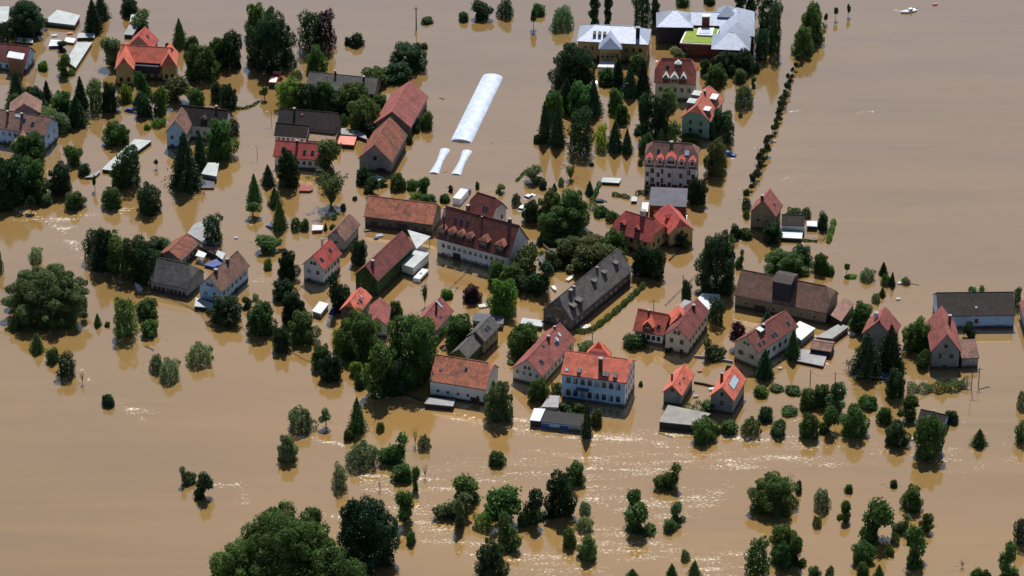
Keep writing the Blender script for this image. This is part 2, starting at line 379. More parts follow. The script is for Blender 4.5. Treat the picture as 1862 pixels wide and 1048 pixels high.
# ------------------------------------------------------------------ the flood water
def water():
    xs = np.concatenate([[-4000,-1500,-600,-300], np.arange(-200, 201, 1.0), [300,600,1500,4000]])
    ys = np.concatenate([[-2500,-1000,-500,-250], np.arange(-160, 231, 1.0), [300,500,1000,2500,5000]])
    X, Y = np.meshgrid(xs, ys); nx, ny = len(xs), len(ys)
    V = np.stack([X.ravel(), Y.ravel(), np.zeros(nx*ny)], 1)
    i = np.arange(nx-1); j = np.arange(ny-1); I, J = np.meshgrid(i, j); a = (J*nx+I).ravel()
    F = np.stack([a, a+1, a+nx+1, a+nx], 1)
    me = bpy.data.meshes.new("floodwater"); me.vertices.add(len(V)); me.vertices.foreach_set('co', V.ravel())
    me.loops.add(F.size); me.loops.foreach_set('vertex_index', F.ravel()); me.polygons.add(len(F)); me.polygons.foreach_set('loop_start', np.arange(0, F.size, 4))
    me.update()
    # current: where the flood breaks over walls and past trees, pixel polylines (points, half width px, strength)
    lines = FOAM
    foam = np.zeros(len(V))
    for pts, wd, st in lines:
        W = [at(x, y) for x, y in pts]; hw = wd/7.0
        for p, q in zip(W, W[1:]):
            d = np.array([q.x-p.x, q.y-p.y]); l2 = max(1e-6, d@d)
            t = np.clip(((V[:,0]-p.x)*d[0] + (V[:,1]-p.y)*d[1])/l2, 0, 1)
            dx = V[:,0]-(p.x+t*d[0]); dy = (V[:,1]-(p.y+t*d[1]))
            dist = np.sqrt(dx*dx+dy*dy); foam = np.maximum(foam, st*np.clip(1-dist/hw, 0, 1)**.8)
    at_ = me.attributes.new('foam', 'FLOAT', 'POINT'); at_.data.foreach_set('value', foam)
    och = np.zeros(len(V))
    for (x, y, rx, ry, st) in OCHRE:
        p = at(x, y); sx = rx/7.0; sy = ry/3.5
        och = np.maximum(och, st*np.exp(-(((V[:,0]-p.x)/sx)**2 + ((V[:,1]-p.y)/sy)**2)))
    a2 = me.attributes.new('silt', 'FLOAT', 'POINT'); a2.data.foreach_set('value', och)
    m, t, b = newmat('floodwater'); N, L = t.nodes, t.links
    b.inputs["Roughness"].default_value = .13; b.inputs["IOR"].default_value = 1.40; b.inputs["Specular IOR Level"].default_value = .85
    b.inputs["Specular Tint"].default_value = (.93,.97,1,1)
    tc = N.new("ShaderNodeTexCoord")
    def noise(sc, det, v=None, ro=.6):
        n = N.new("ShaderNodeTexNoise"); n.inputs["Scale"].default_value = sc; n.inputs["Detail"].default_value = det; n.inputs["Roughness"].default_value = ro
        L.new(v or tc.outputs["Object"], n.inputs["Vector"]); return n.outputs[0]
    def ramp(i, p0, p1, c0, c1):
        r = N.new("ShaderNodeMapRange"); r.inputs[1].default_value = p0; r.inputs[2].default_value = p1; r.inputs[3].default_value = c0; r.inputs[4].default_value = c1; L.new(i, r.inputs[0]); return r.outputs[0]
    def mixc(f, a, bb):
        x = N.new("ShaderNodeMix"); x.data_type = 'RGBA'
        if isinstance(f, float): x.inputs[0].default_value = f
        else: L.new(f, x.inputs[0])
        for s_, c in ((6, a), (7, bb)):
            if isinstance(c, tuple): x.inputs[s_].default_value = (*c, 1)
            else: L.new(c, x.inputs[s_])
        return x.outputs[2]
    def math_(op, a, bb):
        x = N.new("ShaderNodeMath"); x.operation = op
        for s_, c in ((0, a), (1, bb)):
            if isinstance(c, (int, float)): x.inputs[s_].default_value = c
            else: L.new(c, x.inputs[s_])
        return x.outputs[0]
    mp = N.new("ShaderNodeMapping"); mp.inputs["Scale"].default_value = (.35, 1, 1); mp.inputs["Rotation"].default_value = (0, 0, R(8)); L.new(tc.outputs["Object"], mp.inputs[0])
    big = noise(.018, 4, mp.outputs[0]); sm = noise(.5, 5, mp.outputs[0])
    at1 = N.new("ShaderNodeAttribute"); at1.attribute_name = 'foam'; at3 = N.new("ShaderNodeAttribute"); at3.attribute_name = 'silt'
    base = mixc(ramp(big, .35, .65, 0, 1), WATER_A, WATER_B)
    base = mixc(ramp(sm, .3, .7, 0, .3), base, WATER_C)
    mp3 = N.new("ShaderNodeMapping"); mp3.inputs["Scale"].default_value = (.10, 1, 1); mp3.inputs["Rotation"].default_value = (0, 0, R(12)); L.new(tc.outputs["Object"], mp3.inputs[0])
    st = N.new("ShaderNodeTexNoise"); st.inputs["Scale"].default_value = .11; st.inputs["Detail"].default_value = 6; st.inputs["Distortion"].default_value = 1.2; L.new(mp3.outputs[0], st.inputs["Vector"])
    base = mixc(ramp(st.outputs[0], .48, .66, 0, .55), base, WATER_B); base = mixc(ramp(st.outputs[0], .44, .30, 0, .5), base, WATER_C)
    base = mixc(math_('MULTIPLY', at3.outputs["Fac"], ramp(noise(.06, 4, mp.outputs[0]), .3, .6, .5, 1)), base, WATER_D)
    # flecks of foam
    mp2 = N.new("ShaderNodeMapping"); mp2.inputs["Scale"].default_value = (.72, 1.0, 1); mp2.inputs["Rotation"].default_value = (0, 0, R(10)); L.new(tc.outputs["Object"], mp2.inputs[0])
    fl = noise(1.75, 8, mp2.outputs[0], .72); mp4 = N.new("ShaderNodeMapping"); mp4.inputs["Scale"].default_value = (.22, 1, 1); mp4.inputs["Rotation"].default_value = (0, 0, R(9)); L.new(tc.outputs["Object"], mp4.inputs[0]); cl = noise(.42, 5, mp4.outputs[0])
    thr = math_('SUBTRACT', .665, math_('MULTIPLY', math_('POWER', at1.outputs["Fac"], .65), .215))
    thr = math_('SUBTRACT', thr, ramp(cl, .36, .64, -.075, .085))
    f = math_('MULTIPLY', math_('SUBTRACT', fl, thr), 11.0)
    x = N.new("ShaderNodeClamp"); L.new(f, x.inputs[0]); fo = math_('MULTIPLY', x.outputs[0], math_('GREATER_THAN', at1.outputs["Fac"], .01))
    col = mixc(math_('MULTIPLY', fo, .85), base, (.74,.66,.55))
    L.new(col, b.inputs["Base Color"]); b.inputs["Specular IOR Level"].default_value = 0; b.inputs["Roughness"].default_value = 1
    gl = N.new("ShaderNodeBsdfGlossy"); gl.inputs["Roughness"].default_value = .06; gl.inputs[0].default_value = GLOSS
    fr = N.new("ShaderNodeFresnel"); fr.inputs["IOR"].default_value = 1.36
    fac = math_('MULTIPLY', math_('MULTIPLY', fr.outputs[0], FRESK), math_('SUBTRACT', 1.0, math_('MULTIPLY', fo, .8)))
    ck = N.new("ShaderNodeClamp"); L.new(fac, ck.inputs[0]); ck.inputs[2].default_value = .8
    msx = N.new("ShaderNodeMixShader"); L.new(ck.outputs[0], msx.inputs[0]); L.new(b.outputs[0], msx.inputs[1]); L.new(gl.outputs[0], msx.inputs[2]); L.new(msx.outputs[0], t.nodes["Material Output"].inputs[0])
    # ripples: gentle everywhere, rough where the current runs
    rp = math_('ADD', math_('MULTIPLY', noise(1.3, 4, mp2.outputs[0]), math_('ADD', math_('MULTIPLY', at1.outputs["Fac"], 1.3), .30)), math_('MULTIPLY', noise(.25, 3, mp.outputs[0]), .5))
    bp = N.new("ShaderNodeBump"); bp.inputs["Strength"].default_value = .55; bp.inputs["Distance"].default_value = .05
    L.new(rp, bp.inputs["Height"]); L.new(bp.outputs[0], gl.inputs["Normal"]); L.new(bp.outputs[0], b.inputs["Normal"])
    me.materials.append(m)
    o = bpy.data.objects.new("floodwater", me); COL.objects.link(o); tag(o, 'brown floodwater covering the streets, yards and meadows', kind='structure')
GLOSS = (1,1,.98,1); FRESK = 4.25
WATER_A, WATER_B, WATER_C, WATER_D = (.226,.140,.052), (.272,.168,.062), (.205,.126,.046), (.315,.182,.062)
FOAM = [ ([(8,372),(50,392),(85,410),(125,416),(150,406)], 3.5, .9), ([(128,438),(150,462),(158,474)], 3.5, .85),
 ([(0,366),(60,392),(110,412),(150,470)], 14, .55), ([(20,400),(120,398),(240,380)], 16, .45), ([(100,430),(170,490),(230,520)], 14, .3),
 ([(640,672),(720,716),(800,744),(880,765),(960,785),(1065,800),(1180,798)], 5, .85),
 ([(700,722),(860,770),(1000,792)], 14, .5),
 ([(920,752),(990,790)], 22, .45), ([(960,783),(1080,793),(1300,793),(1480,805)], 20, .55),
 ([(1060,800),(1300,815),(1560,815),(1862,850)], 44, .2), ([(1060,832),(1140,845),(1330,838)], 40, .42),
 ([(1070,870),(1190,862)], 14, .5), ([(1070,900),(1200,930),(1300,900)], 50, .42),
 ([(760,870),(900,860),(1000,840)], 60, .30), ([(690,880),(790,960),(900,1010),(1060,1048)], 50, .42), ([(900,1020),(1010,1015)], 14, .6),
 ([(1040,980),(1180,990),(1320,1048)], 60, .40), ([(1300,850),(1420,832),(1520,850)], 26, .42), ([(640,862),(700,866),(800,880)], 14, .5),
 ([(545,795),(580,800),(632,812)], 7, .75), ([(205,735),(245,745),(285,752)], 7, .7), ([(235,745),(260,765)], 10, .45), ([(145,668),(162,692)], 8, .7),
 ([(375,878),(430,884),(450,910)], 14, .5), ([(590,935),(640,945)], 9, .7), ([(660,1030),(700,1000),(730,960)], 16, .5),
 ([(1560,205),(1605,200)], 6, .35), ([(1440,203),(1500,210)], 6, .4), ([(1400,235),(1460,240)], 8, .3), ([(1390,330),(1440,325)], 12, .45), ([(1615,15),(1700,35)], 6, .45),
 ([(1550,86),(1580,88)], 5, .35), ([(1640,513),(1668,517)], 4, .7), ([(1465,800),(1560,800)], 14, .4), ([(1720,815),(1780,822)], 3, .5), ([(1830,835),(1850,832)], 5, .5),
 ([(1320,1000),(1440,1040)], 26, .4), ([(460,510),(530,500)], 12, .25),
 ([(640,690),(700,725)], 12, .3), ([(1465,345),(1475,350)], 3, .5), ([(1150,795),(1210,810)], 12, .7), ([(795,885),(840,890)], 10, .4), ([(1045,860),(1080,850)], 10, .6)]
OCHRE = [(930,600,560,170,.75),(560,330,420,110,.5),(250,300,260,90,.5),(820,760,420,60,.9),(1150,810,420,60,.6),(1480,600,260,110,.55),(1500,960,420,110,.5),(950,950,380,110,.55),(1150,300,200,120,.4),(400,620,160,50,.3)]
water()
# ------------------------------------------------------------------ buildings
G_H = 'houses standing in the flood'
# white house with the bright red roof
r_ = house('gabled_house', (590,515), 'white two-storey house with a bright red tiled roof, facing the small white flat-roofed shed', 'the white house with the bright red roof')
b = Block(r_, (588.6,491.7), (621.9,461.2), 6.6, 4.7, 3.5, roof='red_tile', ws=(5,2), wg=(2,2), wa=2); b.skylight(.2,.5); b.skylight(.7,.55); b.chimney(.75,1.35,.9,.5,'trim_white')
# brown barn behind it
r_ = house('barn', (628,455), 'narrow pale barn with a grey-brown half-hipped roof, touching the back of the red-roofed white house', 'the narrow grey-brown barn', 'barn')
b = Block(r_, (627.2,439), (655,408), 5.6, 3.6, 2.9, k=.35, roof='brown_tile', wall='grey_plaster'); b.windows('gable', 1, 1, sz=(1.1,.7), me=WINB)
# ivy farmhouse
r_ = house('farmhouse', (690,540), 'long farmhouse whose walls are covered in ivy, under a dark maroon roof', 'the ivy-covered farmhouse', 'farmhouse')
b = Block(r_, (686.3,511), (754,446.6), 7.0, 5.0, 3.6, roof='maroon_tile', wall='ivy'); b.chimney(.12,.75,.5,.7,'dark_stone'); b.windows('side', 5, 1, me=WINB, z0=2.2, sz=(.7,.8)); b.windows('gable', 2, 1, me=WINB, z0=2.2, sz=(.7,.8))
# mottled tile barn
r_ = house('barn', (725,425), 'long dark-walled barn with a mottled orange-brown tiled roof, joined to the inn', 'the long mottled-orange barn', 'barn')
b = Block(r_, (787,409), (661,393.5), 9.5, 3.2, 3.9, roof='mottled_tile', wall='dark_stone', ov=.3); b.windows('side', 7, 1, me=WINB, z0=.9, sz=(.8,.9)); b.door('side', .45, 3.0, 2.6, -.4); b.door('side', .85, 1.8, 2.2, -.4)
# inn
r_ = house('inn', (850,475), 'large white inn under a huge brown-red roof with two rows of dormers', 'the big white inn', 'inn')
b = Block(r_, (926,469), (791.6,432.4), 11.0, 5.2, 7.0, roof='brownred_tile', wall='white_plaster', wg=(3,2), ov=.35)
b.windows('side', 12, 2, z0=.1, sh=2.6, sz=(.9,1.2)); b.door('side', .72, 2.2, 2.3, -.3)
for u in (.93,.80,.68,.56): b.dormer(u, .13, 1.9, 1.7, 'hip', rf='weathered_tile', wl='dark_board', win=2)
for u in (.36,.14): b.dormer(u, .06, 2.6, 2.2, 'hip', rf='weathered_tile', wl='dark_board', win=2)
for u in (.82,.74,.66): b.skylight(u, .68, .8, .9)
b.chimney(.14,1.08,.9,.8,'chimney_brick'); b.chimney(.47,.75,.4,.35,'metal_dark'); b.chimney(.97,.7,.3,.4,'sheet_white')
# wing behind the inn
r_ = house('house', (890,395), 'red-brown hipped-roofed house with a pale gable, standing just behind the inn', 'the hipped house behind the inn')
b = Block(r_, (893,402), (846,387), 8.2, 4.6, 4.8, k=.4, roof='maroon_tile', wall='white_plaster'); b.skylight(.3,.45,.7,1.0); b.skylight(.42,.45,.7,1.0); b.chimney(.96,.2,1.0,.8,'brick'); b.windows('gable', 2, 1)
# long grey farm block
r_ = house('farm_block', (1045,600), 'very long grey slate-roofed stone building with slanted dormers, beside the green hedge', 'the long grey slate building', 'farm building')
b = Block(r_, (1040.3,582.2), (1150.9,490.9), 9.2, 3.6, 5.0, k=.38, kf=0, roof='slate', wall='dark_stone', plinth=('dark_board',.5))
for u in (.86,.67,.50): b.dormer(u, .50, 1.1, .9, 'shed', wl='dark_board')
for u in (.10,.20): b.dormer(u, .22, 1.3, 1.3, 'shed', wl='dark_board')
b.chimney(.17,.78,.2,.8,'dark_stone'); b.chimney(.24,.86,.1,.6,'dark_stone'); b.chimney(.62,.86,.1,.5,'slate'); b.windows('side', 11, 1, z0=.7, sz=(.8,1.1)); b.windows('gable', 3, 1, z0=1.2); b.attic(2, WIN)
# cross-roofed red villa
r_ = house('villa', (1165,450), 'beige villa with a crossed bright red hipped roof and a pale chimney', 'the beige villa with the crossed red roof')
b = Block(r_, (1184,443), (1110,420), 9.0, 4.2, 4.6, k=.55, roof='red_tile', wall='yellow_plaster', wg=(3,2), dark=True); b.windows('side', 5, 2, me=WINB, z0=-.2)
b.chimney(.45,1.1,1.3,1.1,'sheet_white'); b.dormer(.78,.3,1.3,1.1,'gable',wl='dark_board'); b.dormer(.42,.28,1.3,1.1,'gable',wl='dark_board')
b2 = Block(r_, (1216,427), (1188,392), 7.4, 4.2, 3.5, k=.45, roof='red_tile', wall='yellow_plaster', wg=(2,2), ws=(3,2), dark=True); b2.dormer(.5,.4,1.2,1.0,'gable',wl='dark_board')
# five-dormer villa
r_ = house('villa', (1220,338), 'large bluish-white villa with five red-capped dormers rising from its front wall', 'the villa with five dormers')
b = Block(r_, (1268.4,307), (1170.6,301.3), 10.5, 6.9, 4.9, k=.5, roof='brown_tile', wall='white_plaster', wg=(2,2), plinth=('brick',1.3))
b.windows('side', 5, 2, z0=1.6, sh=2.9, sz=(1.0,1.5), me=WINB)
for u in (.10,.30,.70,.90): b.dormer(u, .0, 1.5, 1.9, 'gable', rf='red_tile', wl='white_plaster', rr=.5, eave='trim_white', proud=-.3)
b.dormer(.50, .0, 2.5, 2.2, 'gable', rf='red_tile', wl='white_plaster', win=2, rr=1.0, eave='trim_white', proud=-.3)
b.chimney(.52,.95,.3,.8,'dark_stone'); b.skylight(.22,.6,1.2,1.4,'solar'); b.skylight(.75,.62,.8,1.0)
for u in (.08,.31,.52,.73,.93):  # bay strips of the front
    mb = MB(); a = b.L2-u*b.L; c = [b.P(a+x, b.Wi+y, 0) for x, y in ((.75,.25),(-.75,.25),(-.75,0),(.75,0))]; mb.prism(c, -1, 6.3, 'white_plaster'); mb.build('bay', r_)
    inst('window', WINB, r_, b.P(a, b.Wi+.28, 3.6), b.ang('side'), (.8,1,1.3)); inst('window', WINB, r_, b.P(a, b.Wi+.28, .8), b.ang('side'), (.8,1,1.2))
# red brick hall
r_ = house('brick_hall', (1225,402), 'dark red brick hall with a flat violet-grey roof, in front of the five-dormer villa', 'the red brick hall', 'hall')
b = Block(r_, (1248,376.5), (1180,373.5), 9.0, 4.8, .8, roof='sheet_violet', wall='brick', shed=True, ov=.2); b.windows('side', 4, 1, z0=1.8); b.windows('gable', 2, 1, z0=1.2)
# old school villa
r_ = house('villa', (1115,120), 'ochre villa with a pale shining hipped slate roof and a pointed front gable', 'the ochre slate-roofed villa')
b = Block(r_, (1179.4,81.6), (1048.3,75), 10.5, 6.4, 3.2, k=1, roof='slate_sheen', wall='yellow_plaster'); b.windows('side', 9, 2, me=WINB, z0=.6, sh=2.9); b.windows('gable', 3, 2, me=WINB, z0=.6, sh=2.9)
b2 = Block(r_, (1130.5,90.5), (1130.5,62), 6.8, 6.0, 2.7, side='R', k=.95, kf=0, roof='slate_sheen', wall='yellow_plaster', ov=.3); b2.windows('gable', 4, 1, me=WINB, z0=3.2)
b.chimney(.16,.42,3.0,1.1,'tar_roof')
for u in (.62,.69,.76): b.dormer(u, .35, .5, .5, 'shed', rf='slate', wl='dark_board', wsz=(.3,.35))
flat('porch', [(1086,122),(1092,111),(1118,111),(1116,123)], 2.4, '', 'sheet_white', 'trim_white', rt=r_)
# modern school
r_ = house('school', (1300,104), 'large school of several shining grey pyramid roofs around a green planted flat roof', 'the school with the green roof', 'school')
b = Block(r_, (1261,50.5), (1193.3,49.5), 10.2, 5.6, 3.2, k=1, roof='slate_sheen', wall='dark_board')
b = Block(r_, (1364,92.6), (1293,89.5), 10.2, 5.2, 3.4, k=1, roof='slate_sheen', wall='brick'); b.windows('side', 5, 1, z0=1.6)
b = Block(r_, (1346,48), (1256,46), 8.0, 5.4, 2.6, k=.0, roof='slate_sheen', wall='brick')
b = Block(r_, (1373,68), (1372,22), 10.5, 5.3, 3.0, side='R', k=.9, roof='slate_sheen', wall='brick')
b = Block(r_, (1340,32), (1304,31), 6.0, 7.2, 2.6, k=1, roof='slate_sheen', wall='brick')
b.chimney(.5,.5,1,1.2,'brick') if False else None
rt = r_; q = [(1236,78),(1249,51.5),(1309.4,49),(1299,81)]
flat('x', q, 4.6, '', 'trim_white', 'brick', rt=rt, t=.35)
def sheet(rt, name, pts, h, m, t=.12):
    mb = MB(); q = [at(x, y, h) for x, y in pts]; mb.slab([[(p.x-rt.location.x, p.y-rt.location.y, h) for p in q]], t, m); return mb.build(name, rt)
sheet(rt, 'planted_roof', [(1239.5,76.3),(1250.5,53.2),(1306.5,50.6),(1297,79)], 4.75, 'grass_roof')
sheet(rt, 'skylight_frame', [(1266.5,63),(1270,51),(1299,50.8),(1295,64.5)], 5.25, 'trim_white', .6); sheet(rt, 'skylight', [(1270.5,60.5),(1273,54),(1294.5,54),(1292,61.5)], 5.4, 'solar', .2)
p = at(1283,50,4.6); mb = MB(); cx, cy = p.x-rt.location.x, p.y-rt.location.y; mb.box((cx-1.1,cy-.8,3), (cx+1.1,cy+.8,8.3), 'brick'); mb.box((cx-1.3,cy-1,8.3), (cx+1.3,cy+1,8.6), 'sheet_white'); mb.build('chimney', rt)
for i in range(4):
    p = at(1247+i*15, 92, 2.3); inst('window', WINB, rt, (p.x-rt.location.x, p.y-rt.location.y, 2.2), 0, (1.1,1,1.2))
# half-hip cream house
r_ = house('house', (1230,172), 'cream house with a red half-hipped roof and three white-capped dormers', 'the cream house with white-capped dormers')
b = Block(r_, (1265,153.6), (1189,149.6), 9.6, 5.6, 5.6, k=.5, roof='terracotta_tile', wall='cream_plaster', wg=(2,2)); b.windows('side', 5, 1, z0=2.6, me=WINB)
b.dormer(.30,.04,1.4,1.5,'gable',rf='sheet_white',wl='dark_board',rr=1.0); b.dormer(.72,.04,1.4,1.5,'gable',rf='sheet_white',wl='dark_board',rr=1.0)
b.dormer(.51,-.02,2.0,1.9,'gable',rf='sheet_white',wl='cream_plaster',win=2,rr=1.2); b.dormer(.45,.62,1.6,1.3,'hip',rf='sheet_white',wl='dark_board'); b.skylight(.7,.6)
# green house
r_ = house('house', (1264,256), 'green-walled house with a red roof and white box dormers on both slopes', 'the green-walled house')
b = Block(r_, (1292,222), (1317,181), 8.8, 6.0, 4.0, k=.45, kf=.2, roof='terracotta_tile', wall='green_plaster'); b.windows('gable', 2, 2, me=WINB, z0=1.8, sh=2.4, margin=.25)
b.dormer(.72,.25,3.0,1.6,'flat',rf='sheet_white',wl='sheet_grey',win=2); b.dormer(.2,.25,2.2,1.5,'flat',rf='sheet_white',wl='sheet_grey',win=2); b.chimney(.62,.98,.7,.6)
for u in (.35,.7):
    a, bb, z = b.slope(u, 1.55); mb = MB(); c = [b.P(a+x, bb+y, 0) for x, y in ((1.5,1.1),(-1.5,1.1),(-1.5,-1.3),(1.5,-1.3))]; mb.prism(c, z-1.2, z+1.3, 'sheet_grey', 'sheet_light'); mb.build('dormer', r_)
# ochre farmhouse with orange roof
r_ = house('farmhouse', (262,148), 'broad dark ochre farmhouse with a bright orange roof and two forward wings', 'the ochre farmhouse with the orange roof')
b = Block(r_, (308,117), (215,111), 8.0, 5.4, 3.4, roof='orange_tile', wall='yellow_plaster'); b.windows('side', 6, 2, me=WINB, z0=.6); b.skylight(.85,.5)
b2 = Block(r_, (243.5,127), (249,96), 5.6, side='R', h=5.2, r=3.6, k=.35, kf=0, roof='orange_tile', wall='yellow_plaster', gable='yellow_plaster'); b2.windows('gable', 2, 1, me=WINB, z0=1.2)
b3 = Block(r_, (322,121), (325,96), 4.8, 5.2, 3.4, side='R', k=.9, kf=0, roof='orange_tile', wall='yellow_plaster'); b3.windows('gable', 2, 1, me=WINB, z0=1.2)
c = [(x-r_.location.x, y-r_.location.y) for x, y in [(at(*q, 4.6).x, at(*q, 4.6).y) for q in ((246,121),(248,112),(291,115),(289,124))]]
mb = MB(); mb.prism(c, 2.6, 4.9, 'dark_board'); mb.build('balcony', r_)
r_ = house('barn', (262,100), 'tall grey-gabled barn with an orange-red roof, standing behind the ochre farmhouse', 'the grey-gabled barn', 'barn')
b = Block(r_, (277,90), (289,72), 8.0, 4.0, 3.9, roof='red_tile', wall='grey_plaster'); b.skylight(.5,.6); b.windows('gable', 2, 1, me=WINB)
# top left house
mat('trim_tower', (.22,.11,.06), (.14,.07,.04), sc=.8)
r_ = house('house', (40,128), 'bluish-white house with a dark red roof and a brown boarded porch tower', 'the house with the boarded tower')
b = Block(r_, (47,117), (-25,109), 8.4, 2.9, 3.8, k=.12, roof='maroon_tile', wall='blue_plaster', ws=(5,1), wg=(2,1)); b.skylight(.5,.6)
p0 = [at(*q, 0) for q in ((17.5,134),(42,138),(45,129),(21,125))]; mb = MB(); c = [(p.x-r_.location.x, p.y-r_.location.y) for p in p0]; mb.prism(c, -1.5, 5.3, 'trim_tower'); o = mb.build('porch_tower', r_)
mb = MB(); cx = sum(p[0] for p in c)/4; cy = sum(p[1] for p in c)/4; mb.prism([(cx+(p[0]-cx)*1.2, cy+(p[1]-cy)*1.2) for p in c], 5.3, 5.5, 'sheet_white'); mb.build('porch_roof', r_)
# left edge houses
r_ = house('house', (50,268), 'long pale house with a brown-violet roof at the left edge of the village', 'the long pale house at the left')
b = Block(r_, (82,247.5), (-30,229), 9.0, 5.0, 3.6, roof='brown_tile', wall='blue_plaster', ws=(9,2), wg=(2,2)); b.chimney(.45,.75,.4,.6); b.chimney(.68,.75,.4,.6); b.skylight(.4,.6); b.skylight(.52,.8,1.5,.8,'solar'); b.skylight(.25,.5)
b2 = Block(r_, (25,262), (30,240), 5.0, 3.2, 2.2, roof='brown_tile', wall='salmon_sheet')
r_ = house('house', (0,205), 'grey-roofed house cut by the left edge, behind the long pale house', None)
b = Block(r_, (16,208), (19,186), 9, 5.0, 3.2, roof='brown_tile', wall='grey_plaster')
# white gabled L house
r_ = house('gabled_house', (345,262), 'white-gabled house with a pinkish roof and a long dark brown rear wing', 'the white gabled house with the dark wing')
b = Block(r_, (410,234), (318,224), 7.5, 4.6, 4.0, roof='dark_tile', wall='white_plaster'); b.windows('gable', 2, 2)
b.dormer(.45,.2,1.4,1.2,'gable',wl='dark_board'); b.windows('side', 6, 1, z0=1.6); b.chimney(.25,1.05,.7,.6)
b2 = Block(r_, (339.4,244.4), (352,219), 6.3, 4.8, 4.0, kf=0, roof='brown_tile', wall='white_plaster', wg=(2,2), ws=(3,1), gable='blue_plaster')
# farm behind the trees
r_ = house('barn', (620,172), 'long low dark slate barn behind a row of leafy trees', 'the low dark slate barn', 'barn')
b = Block(r_, (681,172), (555.5,159.5), 9.0, 2.6, 3.0, roof='slate', wall='dark_stone'); b.chimney(.2,.8,.5,.6); b.chimney(.62,1.0,1.0,.5)
r_ = house('farmhouse', (555,262), 'farmhouse with a broad black-brown roof and a lower white-walled front range', 'the black-roofed farmhouse')
b = Block(r_, (610,238), (503,229), 8.0, 4.4, 3.6, roof='dark_tile', wall='grey_plaster', ov=.2); b.chimney(.74,.85,.6,.6); b.skylight(.6,.75,.5,.5,'salmon_sheet')
b = Block(r_, (557,251), (498,246), 5.5, 3.7, 2.6, roof='dark_tile', wall='white_plaster', ov=.2); b.windows('side', 6, 1, sz=(.6,.6), me=WINB)
b = Block(r_, (609,258.5), (558.5,256), 7.0, 2.6, 1.4, shed=True, roof='driftwood', wall='grey_plaster', ov=.15)
r_ = house('house', (535,308), 'low white house with a bright red roof and blue skylights, below the black-roofed farmhouse', 'the low red-roofed white house')
b = Block(r_, (586,292.3), (496,284.3), 7.4, 3.5, 3.2, roof='red_tile', wall='white_plaster', ws=(7,1)); b.skylight(.82,.45); b.skylight(.38,.4); b.skylight(.22,.42); b.chimney(.56,.9,.6,.6)
flat('shed', [(606,261),(611,246.5),(648.5,249),(643.8,264)], 1.2, 'small shed with a bright salmon-pink flat roof', 'salmon_sheet', 'dark_board', nick='the salmon-pink shed')
flat('shed', [(610,243),(614,232),(662,238),(668,254),(650,247)], 1.0, 'low grey sheet-roofed lean-to directly behind the salmon-pink shed', 'sheet_grey', 'dark_board')
# red barns
r_ = house('barn', (750,245), 'big barn with a bright red roof, the farther of two joined barns', 'the bright red barn', 'barn', 'joined red barns')
b = Block(r_, (747,232), (779,175.5), 10.8, 3.2, 4.4, roof='pinkred_tile', wall='dark_stone'); b.windows('gable', 2, 1, me=WINB)
r_ = house('barn', (700,305), 'dark-gabled barn with a faded brown-red roof, the nearer one of two joined barns', 'the faded brown-red barn', 'barn', 'joined red barns')
b = Block(r_, (712.6,296), (741,245), 9.8, 3.7, 5.0, roof='weathered_tile', wall='dark_stone', gable='grey_plaster'); b.windows('gable', 1, 1, me=WINB, z0=3.6); b.door('gable', .3, 2.6, 2.4)
# left farm: slate barn, brown barn, blue-white house
r_ = house('barn', (310,535), 'bluish-grey slate barn with a half-hipped roof, left of the light-blue house', 'the blue-grey slate barn', 'barn')
b = Block(r_, (341.6,526), (271.8,511), 9.6, 2.9, 4.6, k=.55, kf=.1, roof='slate', wall='grey_plaster', ov=.25); b.windows('side', 8, 1, z0=.5, sz=(.8,1.1), me=WINB)
r_ = house('barn', (330,490), 'long narrow barn with a rusty brown roof, behind the blue-grey slate barn', 'the narrow rusty barn', 'barn')
b = Block(r_, (329,474), (362,443), 7.0, 2.8, 2.2, roof='weathered_tile', wall='grey_plaster'); b.windows('side', 4, 1, z0=.8, sz=(.8,.9), me=WINB)
r_ = house('gabled_house', (400,545), 'light-blue gabled house with a brown tiled roof, beside the blue-grey slate barn', 'the light-blue gabled house')
b = Block(r_, (401.7,531.5), (454.4,483), 6.9, 4.2, 3.7, roof='dull_tile', wall='blue_plaster', ws=(6,1), wa=2, wg=(2,1)); b.chimney(.22,.92,.5,.8,'dark_stone'); b.chimney(.62,.92,.5,.7,'dark_stone'); b.door('gable', .5, 1.0, 1.6); b.door('side', .55, 1.4, 2.0)
flat('yard_roof', [(341,424),(352,408),(372,400),(395,404),(398,440),(372,443)], 2.2, 'large pale grey sheet roof behind the narrow rusty barn', 'sheet_grey', 'grey_plaster', 'roof', nick='the pale grey yard roof')
flat('lean_to', [(353,557),(356,541),(389,551),(386,560)], 1.2, 'low grey-roofed lean-to at the foot of the light-blue gabled house', 'sheet_light', 'dark_board', 'lean-to')
flat('yard_canopy', [(355,465),(361,455),(376,461),(371,469)], 1.9, 'small white canopy in the farmyard by the tall dark tree', 'sheet_white', 'dark_board', 'canopy', open_=True)
flat('tarpaulin', [(370,481),(388,473),(405,468),(404,480),(388,486)], .8, 'dark blue tarpaulin over a stack in the farmyard', 'tarp_blue', 'tarp_blue', 'tarpaulin')
flat('yard_canopy', [(392,463),(396,455),(410,461),(404,472)], 1.6, 'pale canopy right of the blue tarpaulin in the farmyard', 'sheet_light', 'dark_board', 'canopy', open_=True)
flat('dark_shed', [(362,447),(378,440),(400,452),(388,462)], 1.6, 'brown-roofed dark shed at the foot of the tall dark farmyard tree', 'brown_tile', 'dark_board')
